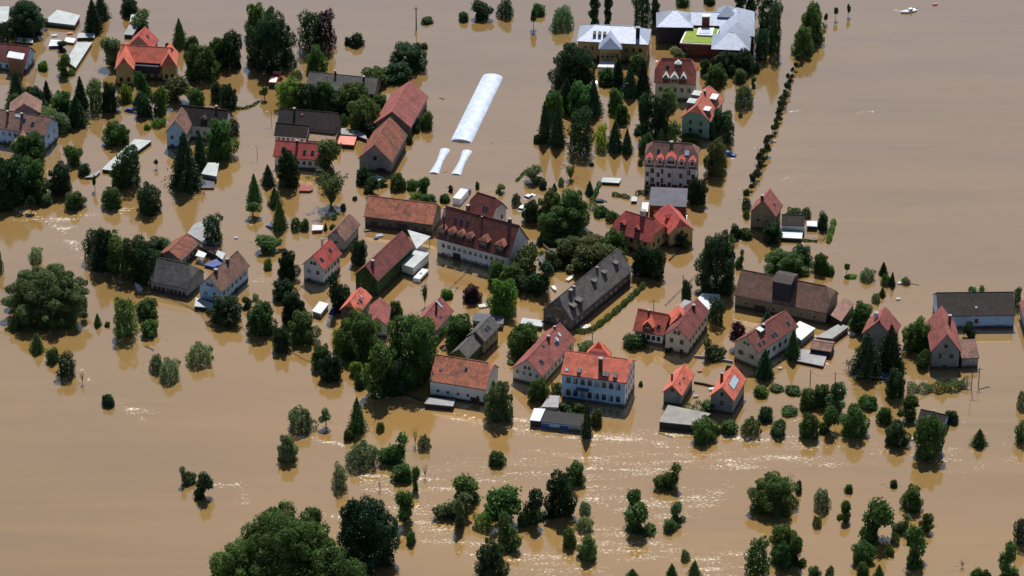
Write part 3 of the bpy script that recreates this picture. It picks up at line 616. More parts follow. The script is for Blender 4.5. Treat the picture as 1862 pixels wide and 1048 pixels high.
# small roofs around the ivy farmhouse
r_ = house('cottage', (645,600), 'cottage with a vivid orange half-hipped roof, in front of the ivy-covered farmhouse', 'the vivid orange cottage')
b = Block(r_, (653.5,571), (677,540), 5.6, 4.0, 2.8, k=.4, roof='orange_tile', wall='dark_stone', wg=(2,1), dark=True); b.skylight(.45,.45); b.skylight(.3,.5,.5,.6); b.skylight(.62,.6,.6,.6,'solar')
r_ = house('house', (700,600), 'narrow dull-red-roofed house half hidden behind a tree, right of the vivid orange cottage', 'the narrow dull-red house')
b = Block(r_, (705,594), (711,557), 5.5, 3.4, 2.6, roof='pinkred_tile', wall='white_plaster')
r_ = house('house', (795,620), 'house with a plain dark red roof and a dark chimney, between two big trees', 'the plain dark red-roofed house')
b = Block(r_, (793.7,601), (824.9,564.7), 7.0, 3.6, 3.3, roof='pinkred_tile', wall='grey_plaster', wg=(2,1)); b.chimney(.55,.75,1.2,.5,'metal_dark'); b.skylight(.45,.3,.6,.8); b.skylight(.75,.8,.6,2.2,'solar')
r_ = house('barn', (865,650), 'long narrow barn with a dark violet-grey roof and ivy on its side', 'the narrow violet-grey barn', 'barn')
b = Block(r_, (850,652), (881,621), 4.9, 3.6, 2.1, roof='slate', wall='ivy'); b.windows('gable', 1, 1, me=WINB)
b = Block(r_, (881.5,621), (909.5,592), 5.3, 4.3, 2.2, roof='slate', wall='tan_stone', wg=(1,1), ws=(3,2), dark=True); b.skylight(.4,.5,.9,1.3); b.skylight(.55,.5,.9,1.3)
flat('shed', [(858,583),(862,568),(917,575),(915,590)], 1.6, 'blue-grey sheet roof behind the narrow violet-grey barn', 'sheet_violet', 'grey_plaster')
flat('shed', [(946,588),(950,578),(988,583),(985,594)], 1.2, 'pale low shed at the left end of the long grey slate building', 'sheet_light', 'grey_plaster')
flat('shed', [(978,470),(1000,452),(1012,452),(1004,468),(986,480)], 1.3, 'dark weathered board shed left of the olive-green orchard', 'slate', 'dark_board', nick='the dark board shed')
flat('yard_canopy', [(741,418),(783,430),(757.5,453)], 2.6, 'triangular pale sheet canopy between the mottled-orange barn and the inn', 'sheet_light', 'grey_plaster', 'canopy', open_=True)
flat('carport', [(729,480),(755,455),(781,460.5),(751.5,487.5)], 3.0, 'pale grey-roofed carport beside the ivy-covered farmhouse', 'sheet_light', 'white_plaster', 'carport', nick='the pale carport')
flat('shed', [(567,565.5),(581,548),(598,552.5),(583,571)], 1.5, 'small white flat-roofed shed alone in the water below the bright red-roofed white house', 'sheet_white', 'sheet_grey', nick='the small white shed')
flat('shed', [(567,419),(568,409),(588,410),(586,418)], .9, 'small pink and white shed near the narrow grey-brown barn', 'sheet_white', 'paint_red')
flat('shed', [(543,347),(548,335),(567,339),(570,343),(564,347)], .6, 'tiny pink-red roof just above the water below the low red-roofed house', 'pinkred_tile', 'trim_white')
flat('shed', [(680,326),(684,318),(697,322),(690,328)], .6, 'white half-submerged shed roof in front of the faded brown-red barn', 'sheet_white', 'dark_board')
# barn with forecourt roof
r_ = house('barn', (845,735), 'large white-walled barn with a weathered orange tiled roof at the edge of the rapids', 'the big weathered-orange barn', 'barn')
b = Block(r_, (884,709), (780,692.5), 11.0, 4.6, 4.4, k=.3, kf=0, roof='mottled_tile', wall='white_plaster', ov=.25, plinth=('dark_board',.5)); b.skylight(.42,.62,.6,.8); b.skylight(.85,.5,.6,.8,'sheet_grey'); b.door('side', .2, 2.4, 2.2, -.5); b.windows('side', 5, 1, me=WINB, z0=1.6, sz=(.6,.7))
flat('lean_to', [(772,734),(776.5,722),(828,726.5),(824,739)], 1.3, 'low grey lean-to roof against the big weathered-orange barn', 'sheet_grey', 'dark_board', 'lean-to')
# long red house beside the school-like building
r_ = house('house', (985,700), 'long house with a dull red roof with roof windows, left of the tall pale-blue building', 'the long dull-red house')
b = Block(r_, (986,685), (1047,617.6), 8.6, 3.4, 3.8, roof='pinkred_tile', wall='cream_plaster', ws=(8,1), gable='white_plaster'); b.windows('gable', 4, 1, z0=2.4, sz=(.7,1.1)); b.attic(2, WIN)
b.skylight(.18,.45,1.3,1.3); b.skylight(.72,.62,.8,1.1,'solar'); b.skylight(.82,.68,.8,1.1,'solar'); b.skylight(.66,.5,1.5,1.1); b.chimney(.6,.9,.5,.7,'brick'); b.chimney(.85,1.05,.4,.5,'brick'); b.skylight(.42,.85,.6,.5)
# the tall schoolhouse
r_ = house('schoolhouse', (1090,742), 'tall pale-blue and white building with rows of windows, orange-red roof and a tall dark chimney', 'the tall pale-blue building', 'building')
b = Block(r_, (1138.4,697), (1019,680), 11.0, 7.2, 3.5, k=.25, kf=0, roof='orange_tile', wall='blue_plaster', ov=.3, gable='white_plaster')
b.windows('side', 8, 2, z0=1.2, sh=3.5, sz=(1.1,1.9)); b.windows('gable', 4, 3, z0=.6, sh=2.6, sz=(.8,1.4), margin=.12)
b.chimney(.42,.38,3.4,.9,'metal_dark'); b.skylight(.92,.2,.7,.7,'solar')
for u in (.73,.36,.31,.18): b.dormer(u, .12, .6, .5, 'shed', rf='slate', wl='dark_board', wsz=(.4,.35))
mb = MB(); p = b.P(b.L2-.62*b.L, b.Wi, 0); c = [b.P(b.L2-f*b.L, b.Wi+y, 0) for f, y in ((.56,1.3),(.76,1.3),(.76,0),(.56,0))]; mb.prism(c, 3.6, 3.8, 'sheet_violet'); mb.build('porch_roof', r_)
b2 = Block(r_, (1115,668), (1118,637), 5.0, 8.3, 2.6, roof='orange_tile', wall='white_plaster', ov=.25, k=.0) if False else Block(r_, (1109,649), (1112,641), 6.0, 7.3, 3.4, kf=.4, k=.4, roof='orange_tile', wall='white_plaster', ov=.3)
flat('garage', [(983,767),(992.5,746),(1061,755),(1056,775)], 1.9, 'row of garages with blue doors under a black flat roof, below the tall pale-blue building', 'tar_roof', 'blue_plaster', 'garage', nick='the black-roofed garages')
rt = bpy.data.objects['garage']
for i in range(4):
    p = at(991+i*17.5, 774.4+i*2.0, .9); a_ = at(983,767,1.9); b_ = at(1056,775,1.9); rz = math.atan2(b_.y-a_.y, b_.x-a_.x)
    mb = MB(); mb.box((-1.05,-.10,-1.3), (1.05,.02,1.15), ('paint_blue','blue_plaster','tarp_blue','grey_plaster')[i]); mb.box((-1.05,-.12,-.1), (1.05,-.10,0), 'sheet_grey')
    d = mb.build('garage_door', rt); d.location = (p.x-rt.location.x, p.y-rt.location.y+.15, .2); d.rotation_euler = (0,0,rz)
flat('shed', [(963,764),(971,742.5),(992,743.5),(982,766)], 1.9, 'white flat-roofed shed at the left end of the black-roofed garages', 'sheet_white', 'dark_board')
flat('shed', [(984,740),(999,719),(1018,720),(1015,741)], 1.7, 'grey flat roof between the garages and the long dull-red house', 'sheet_grey', 'grey_plaster')
# small orange cross house
r_ = house('house', (1180,626), 'small white house with crossed bright orange roofs and a dark gabled dormer', 'the small house with crossed orange roofs')
b = Block(r_, (1206.5,611.5), (1150.5,600.5), 7.6, 3.2, 4.3, roof='orange_tile', wall='white_plaster', ws=(5,1), dark=True)
b.dormer(.52,.02,2.6,1.9,'gable',wl='trim_brown',rr=1.5); b.skylight(.22,.35,.9,1.1); b.chimney(.62,.8,.5,.5,'metal_dark')
b2 = Block(r_, (1218,597), (1207,560), 4.6, 4.4, 3.0, k=.0, roof='orange_tile', wall='trim_brown') if False else Block(r_, (1217,592), (1213,574), 5.6, 4.7, 3.2, k=.3, roof='orange_tile', wall='white_plaster')
# cream gabled house
r_ = house('gabled_house', (1250,640), 'cream gabled house with a maroon roof, beside the small house with crossed orange roofs', 'the cream gabled house')
b = Block(r_, (1253,618.4), (1291,566), 6.8, 4.8, 3.0, roof='maroon_tile', wall='cream_plaster', ws=(6,2), wg=(2,2), wa=2, dark=True); b.chimney(.72,.85,.5,.7); b.door('side', .35, .9, 1.8)
flat('shed', [(1222,574),(1244,545),(1262,549),(1244,580)], 2.6, 'grey sheet roof along the left of the cream gabled house', 'sheet_grey', 'grey_plaster')
flat('yard_canopy', [(1266,545),(1278,533),(1309,536),(1304,552),(1284,569)], 2.2, 'white ragged canopy between the cream gabled house and the dark round tree', 'sheet_white', 'sheet_grey', 'canopy')
# white house with roof windows
r_ = house('gabled_house', (1378,665), 'white gabled house with a brown-red roof and a white roof flat to its right', 'the white gabled house with the brown-red roof')
b = Block(r_, (1379,642), (1452,593.7), 8.0, 5.1, 3.3, roof='brownred_tile', wall='white_plaster', gable='cream_plaster', wa=2); b.windows('gable', 2, 1, me=WINB, z0=2.3, sz=(1.5,1.2)); b.windows('side', 6, 1, me=WINB, z0=2.2)
for u in (.12,.22,.45,.52): b.skylight(u, .3, .8, 1.0, 'glass')
b.chimney(.4,.9,.5,.7,'trim_brown'); b.dormer(.3,.7,1.2,.8,'shed',rf='sheet_white',wl='sheet_grey'); b.skylight(.86,.4,.8,1.0)
flat('carport', [(1434,601),(1454,584),(1483,597),(1457,619)], 2.0, 'white flat-roofed carport at the right end of the white gabled house', 'sheet_white', 'sheet_grey', 'carport', nick='the white carport')
flat('shed', [(1483,613),(1526,588.5),(1543.6,594),(1513,616)], 1.6, 'long slanting grey sheet roof below the large brown barn', 'sheet_grey', 'grey_plaster')
r_ = house('shed', (1492,640), 'small shed with a brown tiled roof in the yard below the large brown barn', 'the small brown-tiled shed', 'shed')
b = Block(r_, (1511,640), (1472,634), 5.0, 1.8, 1.0, roof='brown_tile', wall='dark_board', ov=.2)
flat('flat_shed', [(1448,656),(1455,635),(1506,640),(1497,666)], .7, 'low flat grey roof directly below the small brown-tiled shed', 'sheet_grey', 'dark_board')
# small orange outbuilding, solar house
r_ = house('cottage', (1232,735), 'small grey cottage with a bright orange roof, left of the one with a solar panel', 'the small orange-roofed cottage')
b = Block(r_, (1240.3,720.5), (1262.9,680.7), 5.2, 3.3, 2.6, roof='orange_tile', wall='grey_plaster'); b.attic(1, WINB); b.skylight(.28,.6,.6,.4); b.skylight(.55,.55,.6,.4); b.chimney(.4,1.5,.6,.4)
r_ = house('cottage', (1325,752), 'grey cottage with a bright orange roof carrying a big white solar panel', 'the cottage with the solar panel')
b = Block(r_, (1334.8,730), (1357.4,689.3), 6.4, 4.3, 3.4, roof='orange_tile', wall='grey_plaster', wg=(1,1), dark=True); b.attic(1, WINB); b.chimney(.45,1.45,.8,.6,'brick')
b.skylight(.5,.55,4.6,1.9,'solar','tar_roof').name = 'solar_panel'
flat('flat_shed', [(1197.5,767),(1214.7,736.5),(1292,752),(1269.5,774.5)], 2.0, 'wide pale concrete flat roof, left of the cottage with the solar panel', 'sheet_grey', 'dark_board', nick='the wide concrete flat roof')
bpy.data.objects['flat_shed.001'].children[0].data.materials[0] = mat('concrete_roof', (.27,.26,.24), (.19,.18,.17), sc=.4)
# large brown barn with the tower dormer
r_ = house('barn', (1420,580), 'very large brown-roofed barn with a black tower-like loft dormer', 'the large brown barn', 'barn')
b = Block(r_, (1503,570), (1334.8,536.5), 10.6, 3.6, 4.8, k=.5, kf=0, roof='dull_tile', wall='tan_stone', ov=.25, plinth=('grey_plaster',.3)); MATS['weathered_tile']
b.door('side', .72, 3.2, 2.4, -.6); b.windows('side', 6, 1, me=WINB, z0=1.3, sz=(.6,.6))
a, bb, z = b.slope(.50, .12); mb = MB(); c = [b.P(a+x, bb+y, 0) for x, y in ((2.4,0),(-2.4,0),(-2.4,-5.5),(2.4,-5.5))]; mb.prism(c, z-1.0, b.h+b.r+1.1, 'dark_board'); o = mb.build('loft_tower', r_)
mb = MB(); q = [b.P(a+x, bb+y, b.h+b.r+1.15+zz) for x, y, zz in ((2.55,.2,0),(-2.55,.2,0),(-2.55,-3,.8),(2.55,-3,.8))]; q2 = [b.P(a+x, bb+y, b.h+b.r+1.15+zz) for x, y, zz in ((2.55,-3,.8),(-2.55,-3,.8),(-2.55,-5.8,0),(2.55,-5.8,0))]; mb.slab([q, q2], .15, 'dark_tile'); mb.build('roof', o)
flat('lean_to', [(1505,570),(1529.7,585),(1553,552),(1536,542)], 2.6, 'brown lean-to roof with a white edge at the right end of the large brown barn', 'brown_tile', 'dark_board', 'lean-to')
# house behind firs
r_ = house('house', (1605,630), 'red-roofed house half hidden behind two dark firs', 'the red-roofed house behind the firs')
b = Block(r_, (1626,617), (1638,590), 8.4, 5.0, 4.6, k=.15, roof='pinkred_tile', wall='grey_plaster', wg=(2,2), dark=True); b.dormer(.5,1.0,.1,.1) if False else None; b.chimney(.4,1.3,.3,.9,'sheet_white')
# long white hall with dark roof
r_ = house('hall', (1780,596), 'long bluish-white hall with a plain black-brown roof at the right edge', 'the long white hall', 'hall')
b = Block(r_, (1847,573.5), (1706,575), 11.0, 3.8, 3.7, roof='dark_tile', wall='blue_plaster', ov=.25); b.windows('side', 1, 1, me=WINB, z0=1.4); b.skylight(.5,.35,.5,.5,'solar'); b.door('side', .36, .7, 1.6)
MATS['dark_tile']
# pink roofed house at right
r_ = house('house', (1720,672), 'tall grey-gabled house with a pinkish-red roof and a low brown annex', 'the grey-gabled pink-roofed house')
b = Block(r_, (1748,641), (1737,588), 7.6, 5.0, 5.2, side='R', roof='pinkred_tile', wall='grey_plaster', wg=(2,1), dark=True, kf=0); b.attic(1, WINB); b.chimney(.6,.6,.4,.7,'brick'); b.door('gable', .5, 1, 2)
b = Block(r_, (1781,650.5), (1748.5,652), 5.4, 3.0, 2.2, shed=True, roof='brown_tile', wall='grey_plaster', ov=.2)
r_ = house('hall', (1866,640), 'pink-roofed building cut by the right edge, beside the long white hall', None, 'hall')
b = Block(r_, (1884,655), (1853,550), 7, 3.6, 2.5, side='L', roof='pinkred_tile', wall='blue_plaster')
# tall house on the road to the fields
r_ = house('gabled_house', (1390,425), 'tall brown-grey gabled house with a pinkish-red roof beside the avenue of small trees', 'the tall brown-grey gabled house')
b = Block(r_, (1411,394.5), (1423.5,373), 7.4, 5.0, 4.4, roof='pinkred_tile', wall='tan_stone'); b.chimney(.15,1.15,.8,.7,'metal_dark'); b.skylight(.5,.4,.6,.9); b.windows('gable', 2, 1, me=WINB, z0=2.6, sz=(.6,.7), margin=.25)
r_ = house('annex', (1442,420), 'low dark-roofed annex with a white front, right of the tall brown-grey gabled house', 'the low dark-roofed annex', 'annex')
b = Block(r_, (1463,411), (1420.7,409), 5.2, 2.6, 1.8, roof='dark_tile', wall='white_plaster', ov=.2)
flat('lean_to', [(1420,432),(1419,420),(1460,421),(1458,434)], 1.1, 'white flat-roofed lean-to in front of the low dark-roofed annex', 'sheet_white', 'dark_board', 'lean-to')
flat('shed', [(1467,411),(1467,402),(1486,402),(1486,412)], 1.3, 'tiny white-roofed shed right of the low dark-roofed annex', 'sheet_white', 'dark_board')
# half-drowned house lower right
r_ = house('house', (1695,790), 'half-drowned house with only its dark roof and white gable edge above water', 'the half-drowned dark roof')
b = Block(r_, (1712,788), (1664,777), 7.6, .9, 3.0, roof='dark_tile', wall='blue_plaster'); b.chimney(.5,.95,.5,.5,'sheet_grey')
# top left sheds
flat('shed', [(80,40),(104,21),(146,30),(136,46),(108,43)], 1.4, 'pale grey sheet roof right of the large dark tree in the top left corner', 'sheet_light', 'grey_plaster', nick='the pale sheet roof at top left', rise=.6)
flat('long_shed', [(120,110),(140.7,77),(167.6,77),(137.5,123.5)], 1.1, 'long slanting pale grey roof standing alone near the top left', 'sheet_light', 'brick', nick='the long slanting grey roof')
flat('shed', [(139,69),(143,60),(172,61),(172,68)], .9, 'short white roof just behind the long slanting grey roof', 'sheet_light', 'dark_board')
flat('shed', [(-10,48),(-10,12),(17,12),(15,36),(3,46)], 1.6, 'white roof cut by the left edge in the top left corner', 'sheet_light', 'grey_plaster')
flat('shed', [(225,63),(235,45),(253,46),(241,64)], 1.2, 'grey shed roof left of the grey-gabled barn', 'sheet_grey', 'dark_board')
flat('greenhouse', [(236,40),(238,27),(253,24),(253,40)], 1.6, 'small rounded white greenhouse behind the grey-gabled barn', 'sheet_light', 'sheet_light', 'greenhouse')
flat('long_shed', [(185,308),(199,294),(245,253),(276,256),(203,310)], 1.0, 'long thin white roof running behind the tall oval tree', 'sheet_light', 'dark_board', nick='the long thin white roof')
flat('shed', [(153,323),(172,315),(182,309),(182,313),(172,322)], .6, 'thin grey roof end beside a dark bush, left of the long thin white roof', 'sheet_grey', 'dark_board')
flat('carport', [(366,316),(378,296),(398.5,296),(394,321)], 1.8, 'white carport roof right of the big dark spruce', 'sheet_light', 'sheet_grey', 'carport')
flat('shed', [(359,342),(366,327),(391,327),(389,342)], .5, 'low dark grey roof just in front of the white carport roof by the big spruce', 'sheet_violet', 'dark_board')
flat('shed', [(30,75),(32,68),(60,70),(60,78)], .8, 'white strip of roof behind the house with the boarded tower', 'sheet_light', 'dark_board')
flat('shed', [(88,84),(92,72),(112,73),(112,83)], .9, 'small bluish-white roof among floating debris near the top left', 'sheet_white', 'paint_blue')
flat('shed', [(116,76),(120,68),(138,70),(134,78)], .7, 'white crate-like roof among debris beside the short white roof', 'paint_white', 'driftwood')
flat('carport', [(1093,331),(1096,323),(1130,324),(1126,333)], .8, 'small white-roofed carport alone in the pond-like water left of the five-dormer villa', 'sheet_light', 'dark_board', 'carport', nick='the lone white carport')
flat('shed', [(1147,366),(1149,357),(1159,358),(1158,366)], .7, 'tiny silver roof at the end of the trimmed hedge left of the brick hall', 'sheet_light', 'dark_board')
flat('chimney_shed', [(1166,384),(1168,368),(1180,368),(1178,385)], 3.6, 'small white roofed hut left of the red brick hall', 'sheet_white', 'trim_brown', 'hut')
# plastic tunnels
def tunnel(name, a, b, w, h, label, group, waist=0.0, nseg=34, trees=None):
    A, B = at(*a), at(*b); L = (B-A).length; e = (B-A)/L; o = Vector((-e.y, e.x, 0)); rt = bpy.data.objects.new(name, None); COL.objects.link(rt); rt.location = (A+B)/2
    tag(rt, label, 'greenhouse', group); LAND.append(((a[0]+b[0])/2, a[1], 'the ' + ('long white plastic tunnel' if not waist else 'short white plastic tunnels'))) if group else None
    mb = MB(); K = 12; rows = []
    for i in range(nseg+1):
        f = i/nseg; ww = w/2*(1-waist*math.sin(math.pi*f)**1.2); hh = h*(1-.45*waist*math.sin(math.pi*f)) - rng.uniform(0,.09)
        endf = 1 if 0 < i < nseg else .96
        rows.append([tuple(e*((f-.5)*L) + o*(-math.cos(math.pi*k/K)*ww*endf) + Vector((0,0,-.3+math.sin(math.pi*k/K)*(hh+.3)*endf))) for k in range(K+1)])
    for i in range(nseg):
        for k in range(K): mb.poly([rows[i][k], rows[i+1][k], rows[i+1][k+1], rows[i][k+1]], 'film')
    mb.poly(rows[0], 'film'); mb.poly(rows[-1], 'film'); c = mb.build('cover', rt)
    for f in c.data.polygons: f.use_smooth = False
tunnel('plastic_tunnel', (838.5,258), (896.5,139), 6.3, .95, 'very long white plastic greenhouse tunnel lying alone in the open water', 'plastic greenhouse tunnels')
tunnel('plastic_tunnel', (789,316), (810,272), 3.1, .5, 'short sagging white plastic tunnel, the left one of the two', 'plastic greenhouse tunnels', .3, 14)
tunnel('plastic_tunnel', (829,318), (850,275), 3.1, .5, 'short sagging white plastic tunnel, the right one of the two', 'plastic greenhouse tunnels', .3, 14)
# ------------------------------------------------------------------ vegetation
def leaf_mesh(name, C, Nn, sz, m='foliage', rs=None, jitter=.7, asp=1.0):
    """many small leaf-clump faces: centres C (n,3), outward directions Nn, sizes sz (n,)"""
    rs = rs or np.random.RandomState(1); n = len(C)
    d = Nn + rs.normal(size=(n,3))*jitter; d /= np.linalg.norm(d, axis=1)[:,None]+1e-9
    t = np.cross(d, rs.normal(size=(n,3))); t /= np.linalg.norm(t, axis=1)[:,None]+1e-9; b = np.cross(d, t)
    s = (sz*rs.uniform(.6,1.35,n))[:,None]; s2 = s*asp*rs.uniform(.7,1.1,n)[:,None]
    k = rs.uniform(.25,.75,n)[:,None]
    V = np.stack([C - t*s, C - b*s2*k + d*s*.15, C + t*s, C + b*s2 - d*s*.2], 1).reshape(-1,3)
    me = bpy.data.meshes.new(name); me.vertices.add(4*n); me.vertices.foreach_set('co', V.ravel())
    me.loops.add(4*n); me.loops.foreach_set('vertex_index', np.arange(4*n)); me.polygons.add(n); me.polygons.foreach_set('loop_start', np.arange(0,4*n,4))
    me.update(); me.materials.append(MATS[m]); return me
def lobes_leaves(rs, lobes, n, fill=.12, zmin=.0, sc=.13):
    """leaf centres on the skins of overlapping lobes (x,y,z,r); unit tree: radius ~1, height 0..1 of z then scaled"""
    L = np.array(lobes); wts = L[:,3]**2; idx = rs.choice(len(L), int(n*1.9), p=wts/wts.sum())
    d = rs.normal(size=(len(idx),3)); d /= np.linalg.norm(d, axis=1)[:,None]
    rad = L[idx,3]*(rs.uniform(.40,1.0,len(idx))**.5 + np.abs(rs.normal(size=len(idx)))*sc)
    P = L[idx,:3] + d*rad[:,None]; keep = P[:,2] > zmin
    for l in L:
        q = np.linalg.norm(P-l[:3], axis=1) < l[3]*.72; keep &= ~(q & (rs.uniform(size=len(P)) > fill))
    P, d = P[keep][:n], d[keep][:n]; return P, d
def wood_mesh(name, lobes, h0, rs, tr=.09, m='bark', nl=9, H=2.0):
    mb = MB(); c = Vector((0,0,0)); top = Vector((rs.normal()*.05, rs.normal()*.05, H*.62)); mid = (c+top)/2 + Vector((rs.normal()*.06, rs.normal()*.06, 0))
    mb.tube((0,0,-1.0), (0,0,.02), tr*1.2, tr, m, 7); mb.tube((0,0,0), mid, tr, tr*.7, m, 7); mb.tube(mid, top, tr*.7, tr*.3, m, 6)
    ls = sorted(lobes, key=lambda l: -l[3])[:nl]
    for l in ls:
        f = min(.95, max(.15, l[2]/H*.75)); s = mid*f*2 if f < .5 else mid + (top-mid)*(f*2-1); e = Vector(l[:3])
        k = s + (e-s)*.55 + Vector((0,0,.05)); mb.tube(s, k, tr*.42, tr*.26, m, 5); mb.tube(k, e, tr*.26, tr*.08, m, 4)
    return mb.mesh(name)
PROTO = {}
def add_proto(key, crown, wood): PROTO.setdefault(key, []).append((crown, wood))
# unit trees: radius 1; height H (stored) ; base z=0
def broad(key, seed, n, ls, nlobe, H=1.9, base=.12, lr=(.3,.5), shape='round', m='foliage', fill=.12, asp=1.0, wide=.66, gap=0):
    rs = np.random.RandomState(seed); lobes = []
    for i in range(nlobe):
        a = i*2.399+rs.uniform(-.4,.4); f = min(.99, max(0, (i+.5)/nlobe + rs.uniform(-.06,.06))); z = H*(base + (.86-base)*(1-f)) if not gap else H*(base+(.86-base)*rs.uniform())
        g = z/H
        prof = {'round': math.sin(math.pi*min(1,max(.10,(g*.80+.20))))**.7, 'dome': (1-g**2.2)**.5, 'column': .95*math.sin(math.pi*min(.93,max(.2,g*.8+.15)))**.5, 'rag': rs.uniform(.4,1.0)}[shape]
        rr = wide*prof*rs.uniform(.72,1.08); q = rs.uniform(*lr)*(.75+.25*prof)
        if i % 4 == 3: rr *= .35
        lobes.append((rr*math.cos(a), rr*math.sin(a), max(q*.5, z), q))
    if not gap:
        if shape == 'column': lobes += [(0,0,H*q,.5) for q in (.2,.35,.5,.65)]
        else: lobes += [(0,0,H*.30,.62), (0,0,H*.55,.5)]
    if shape != 'rag': lobes.append((rs.normal()*.1, rs.normal()*.1, H*.86-.12, .24))
    # small outer tufts break the outline
    for i in range(nlobe*2):
        l = lobes[rs.randint(len(lobes))]; d = rs.normal(size=3); d[2] = abs(d[2])*.8; d /= np.linalg.norm(d)
        lobes.append((l[0]+d[0]*l[3]*.95, l[1]+d[1]*l[3]*.95, max(.06, l[2]+d[2]*l[3]*.95), l[3]*rs.uniform(.22,.42)))
    P, d = lobes_leaves(rs, lobes, n, fill, 0, .28 if key in ('ragged','small','bush') else .16)
    d = d + np.array([0,0,.35]); zmax = P[:,2].max(); sc = H/zmax; P[:,2] *= sc; rx = np.percentile(np.hypot(P[:,0],P[:,1]), 98); P[:,:2] /= rx
    me = leaf_mesh(key+'_crown', P, d, np.full(len(P), ls), m, rs, .75, asp)
    L2 = [(l[0]/rx, l[1]/rx, l[2]*sc, l[3]) for l in lobes[:nlobe]]
    add_proto(key, me, wood_mesh(key+'_wood', L2, .1, rs, tr=.07 if key != 'small' else .08, H=H))
for i, s_ in enumerate((3,14,25,36)): broad('small', s_, 3600, .078, 12+2*i, H=2.0, base=.06, lr=(.2,.42), wide=.72)
for i, s_ in enumerate((5,16,27,38,49)): broad('medium', s_, 11000, .046, 22+4*i, H=2.0, base=.06, lr=(.16,.34), wide=.76)
for i, s_ in enumerate((8,19,42)): broad('large', s_, 34000, .028, 52, H=2.0, base=.06, lr=(.11,.25), wide=.8)
broad('huge', 77, 110000, .0155, 170, H=1.7, base=.05, lr=(.06,.15), wide=.88)
for i, s_ in enumerate((4,15,26,37)): broad('bush', s_, 2800, .085, 8, H=1.25, base=.02, shape='dome', wide=.62)
for i, s_ in enumerate((6,17,28)): broad('willow', s_, 3000, .075, 12, H=1.3, base=.02, shape='dome', wide=.62, asp=.45, lr=(.22,.4))
for i, s_ in enumerate((9,20,31,43)): broad('ragged', s_, 3200, .08, 9, H=2.0, base=.04, shape='rag', wide=.66, lr=(.2,.42), gap=1, fill=.05)
for i, s_ in enumerate((10,21,32)): broad('oval', s_, 4500, .06, 12, H=2.6, base=.05, shape='column', wide=.55, lr=(.3,.45))
for i, s_ in enumerate((11,22)): broad('poplar', s_, 7000, .10, 16, H=6.5, base=.03, shape='column', wide=.5, lr=(.38,.55))
def conifer(seed, n=7500, H=2.7, ls=.062, tiers=13, fat=1.0):
    rs = np.random.RandomState(seed); P = []; D = []; TJ = rs.uniform(0,1,(16,11))
    for i in range(n):
        z = 1-rs.uniform()**.62 if False else rs.beta(1.0,1.9); t = int(z*tiers)/tiers; loc = z*tiers-int(z*tiers)
        rmax = ((1-t)**.85)*fat*(1-.42*loc); nb = 9; a = rs.uniform(0, 2*math.pi); ph = int(z*tiers)*1.3
        lob = (.78+.22*math.cos(nb*(a+ph)))*(.72+.36*TJ[int(z*tiers) % 16][int(a*1.6) % 10]); r = rmax*lob*rs.uniform(.5,1.0)**.5*rs.uniform(.9,1.06)
        zz = z*H - .12*r; P.append((r*math.cos(a), r*math.sin(a), max(.02, zz))); D.append((math.cos(a), math.sin(a), .55))
    P = np.array(P); D = np.array(D); P[:,:2] /= np.percentile(np.hypot(P[:,0],P[:,1]), 98.5)
    me = leaf_mesh('conifer_crown', P, D, np.full(n, ls), 'needles', rs, .55, .7)
    mb = MB(); mb.tube((0,0,-1.0), (0,0,H*.97), .06, .012, 'bark', 7)
    for k in range(26):
        z = H*(.05+.85*k/26); a = k*2.4; r = (1-z/H)*.8; mb.tube((0,0,z), (r*math.cos(a), r*math.sin(a), z-.08*r), .016, .005, 'bark', 4)
    add_proto('conifer', me, mb.mesh('conifer_wood'))
for s_ in (12,23,34): conifer(s_)
def sparse(key, seed, n=420, H=1.7, twigs=46, ls=.07):
    rs = np.random.RandomState(seed); mb = MB(); tips = []
    mb.tube((0,0,-.8), (0,0,H*.3), .05, .035, 'bark', 6)
    for k in range(twigs//4):
        a = rs.uniform(0, 2*math.pi); l = H*rs.uniform(.45,.95); sp = rs.uniform(.15,.75); s0 = Vector((0,0,H*rs.uniform(.0,.3))); e = Vector((math.cos(a)*sp, math.sin(a)*sp, l)); mb.tube(s0, e, .03, .01, 'bark', 4)
        for j in range(4):
            f = rs.uniform(.35,1); q = s0+(e-s0)*f; t = q+Vector((rs.normal()*.22, rs.normal()*.22, abs(rs.normal())*.2)); mb.tube(q, t, .014, .004, 'bark', 3); tips += [q+(t-q)*u for u in (.4,.7,1)]
    T = np.array([tuple(t) for t in tips]); P = T[rs.randint(len(T), size=n)] + rs.normal(size=(n,3))*.075; P[:,2] = np.maximum(P[:,2], .03)
    me = leaf_mesh(key+'_crown', P, rs.normal(size=(n,3)), np.full(n, ls), 'foliage', rs, 1.0)
    add_proto(key, me, mb.mesh(key+'_wood'))
for s_ in (13,24): sparse('sparse', s_, 1700, ls=.055, twigs=72)
for s_ in (55,66): sparse('dead', s_, 90, ls=.05)
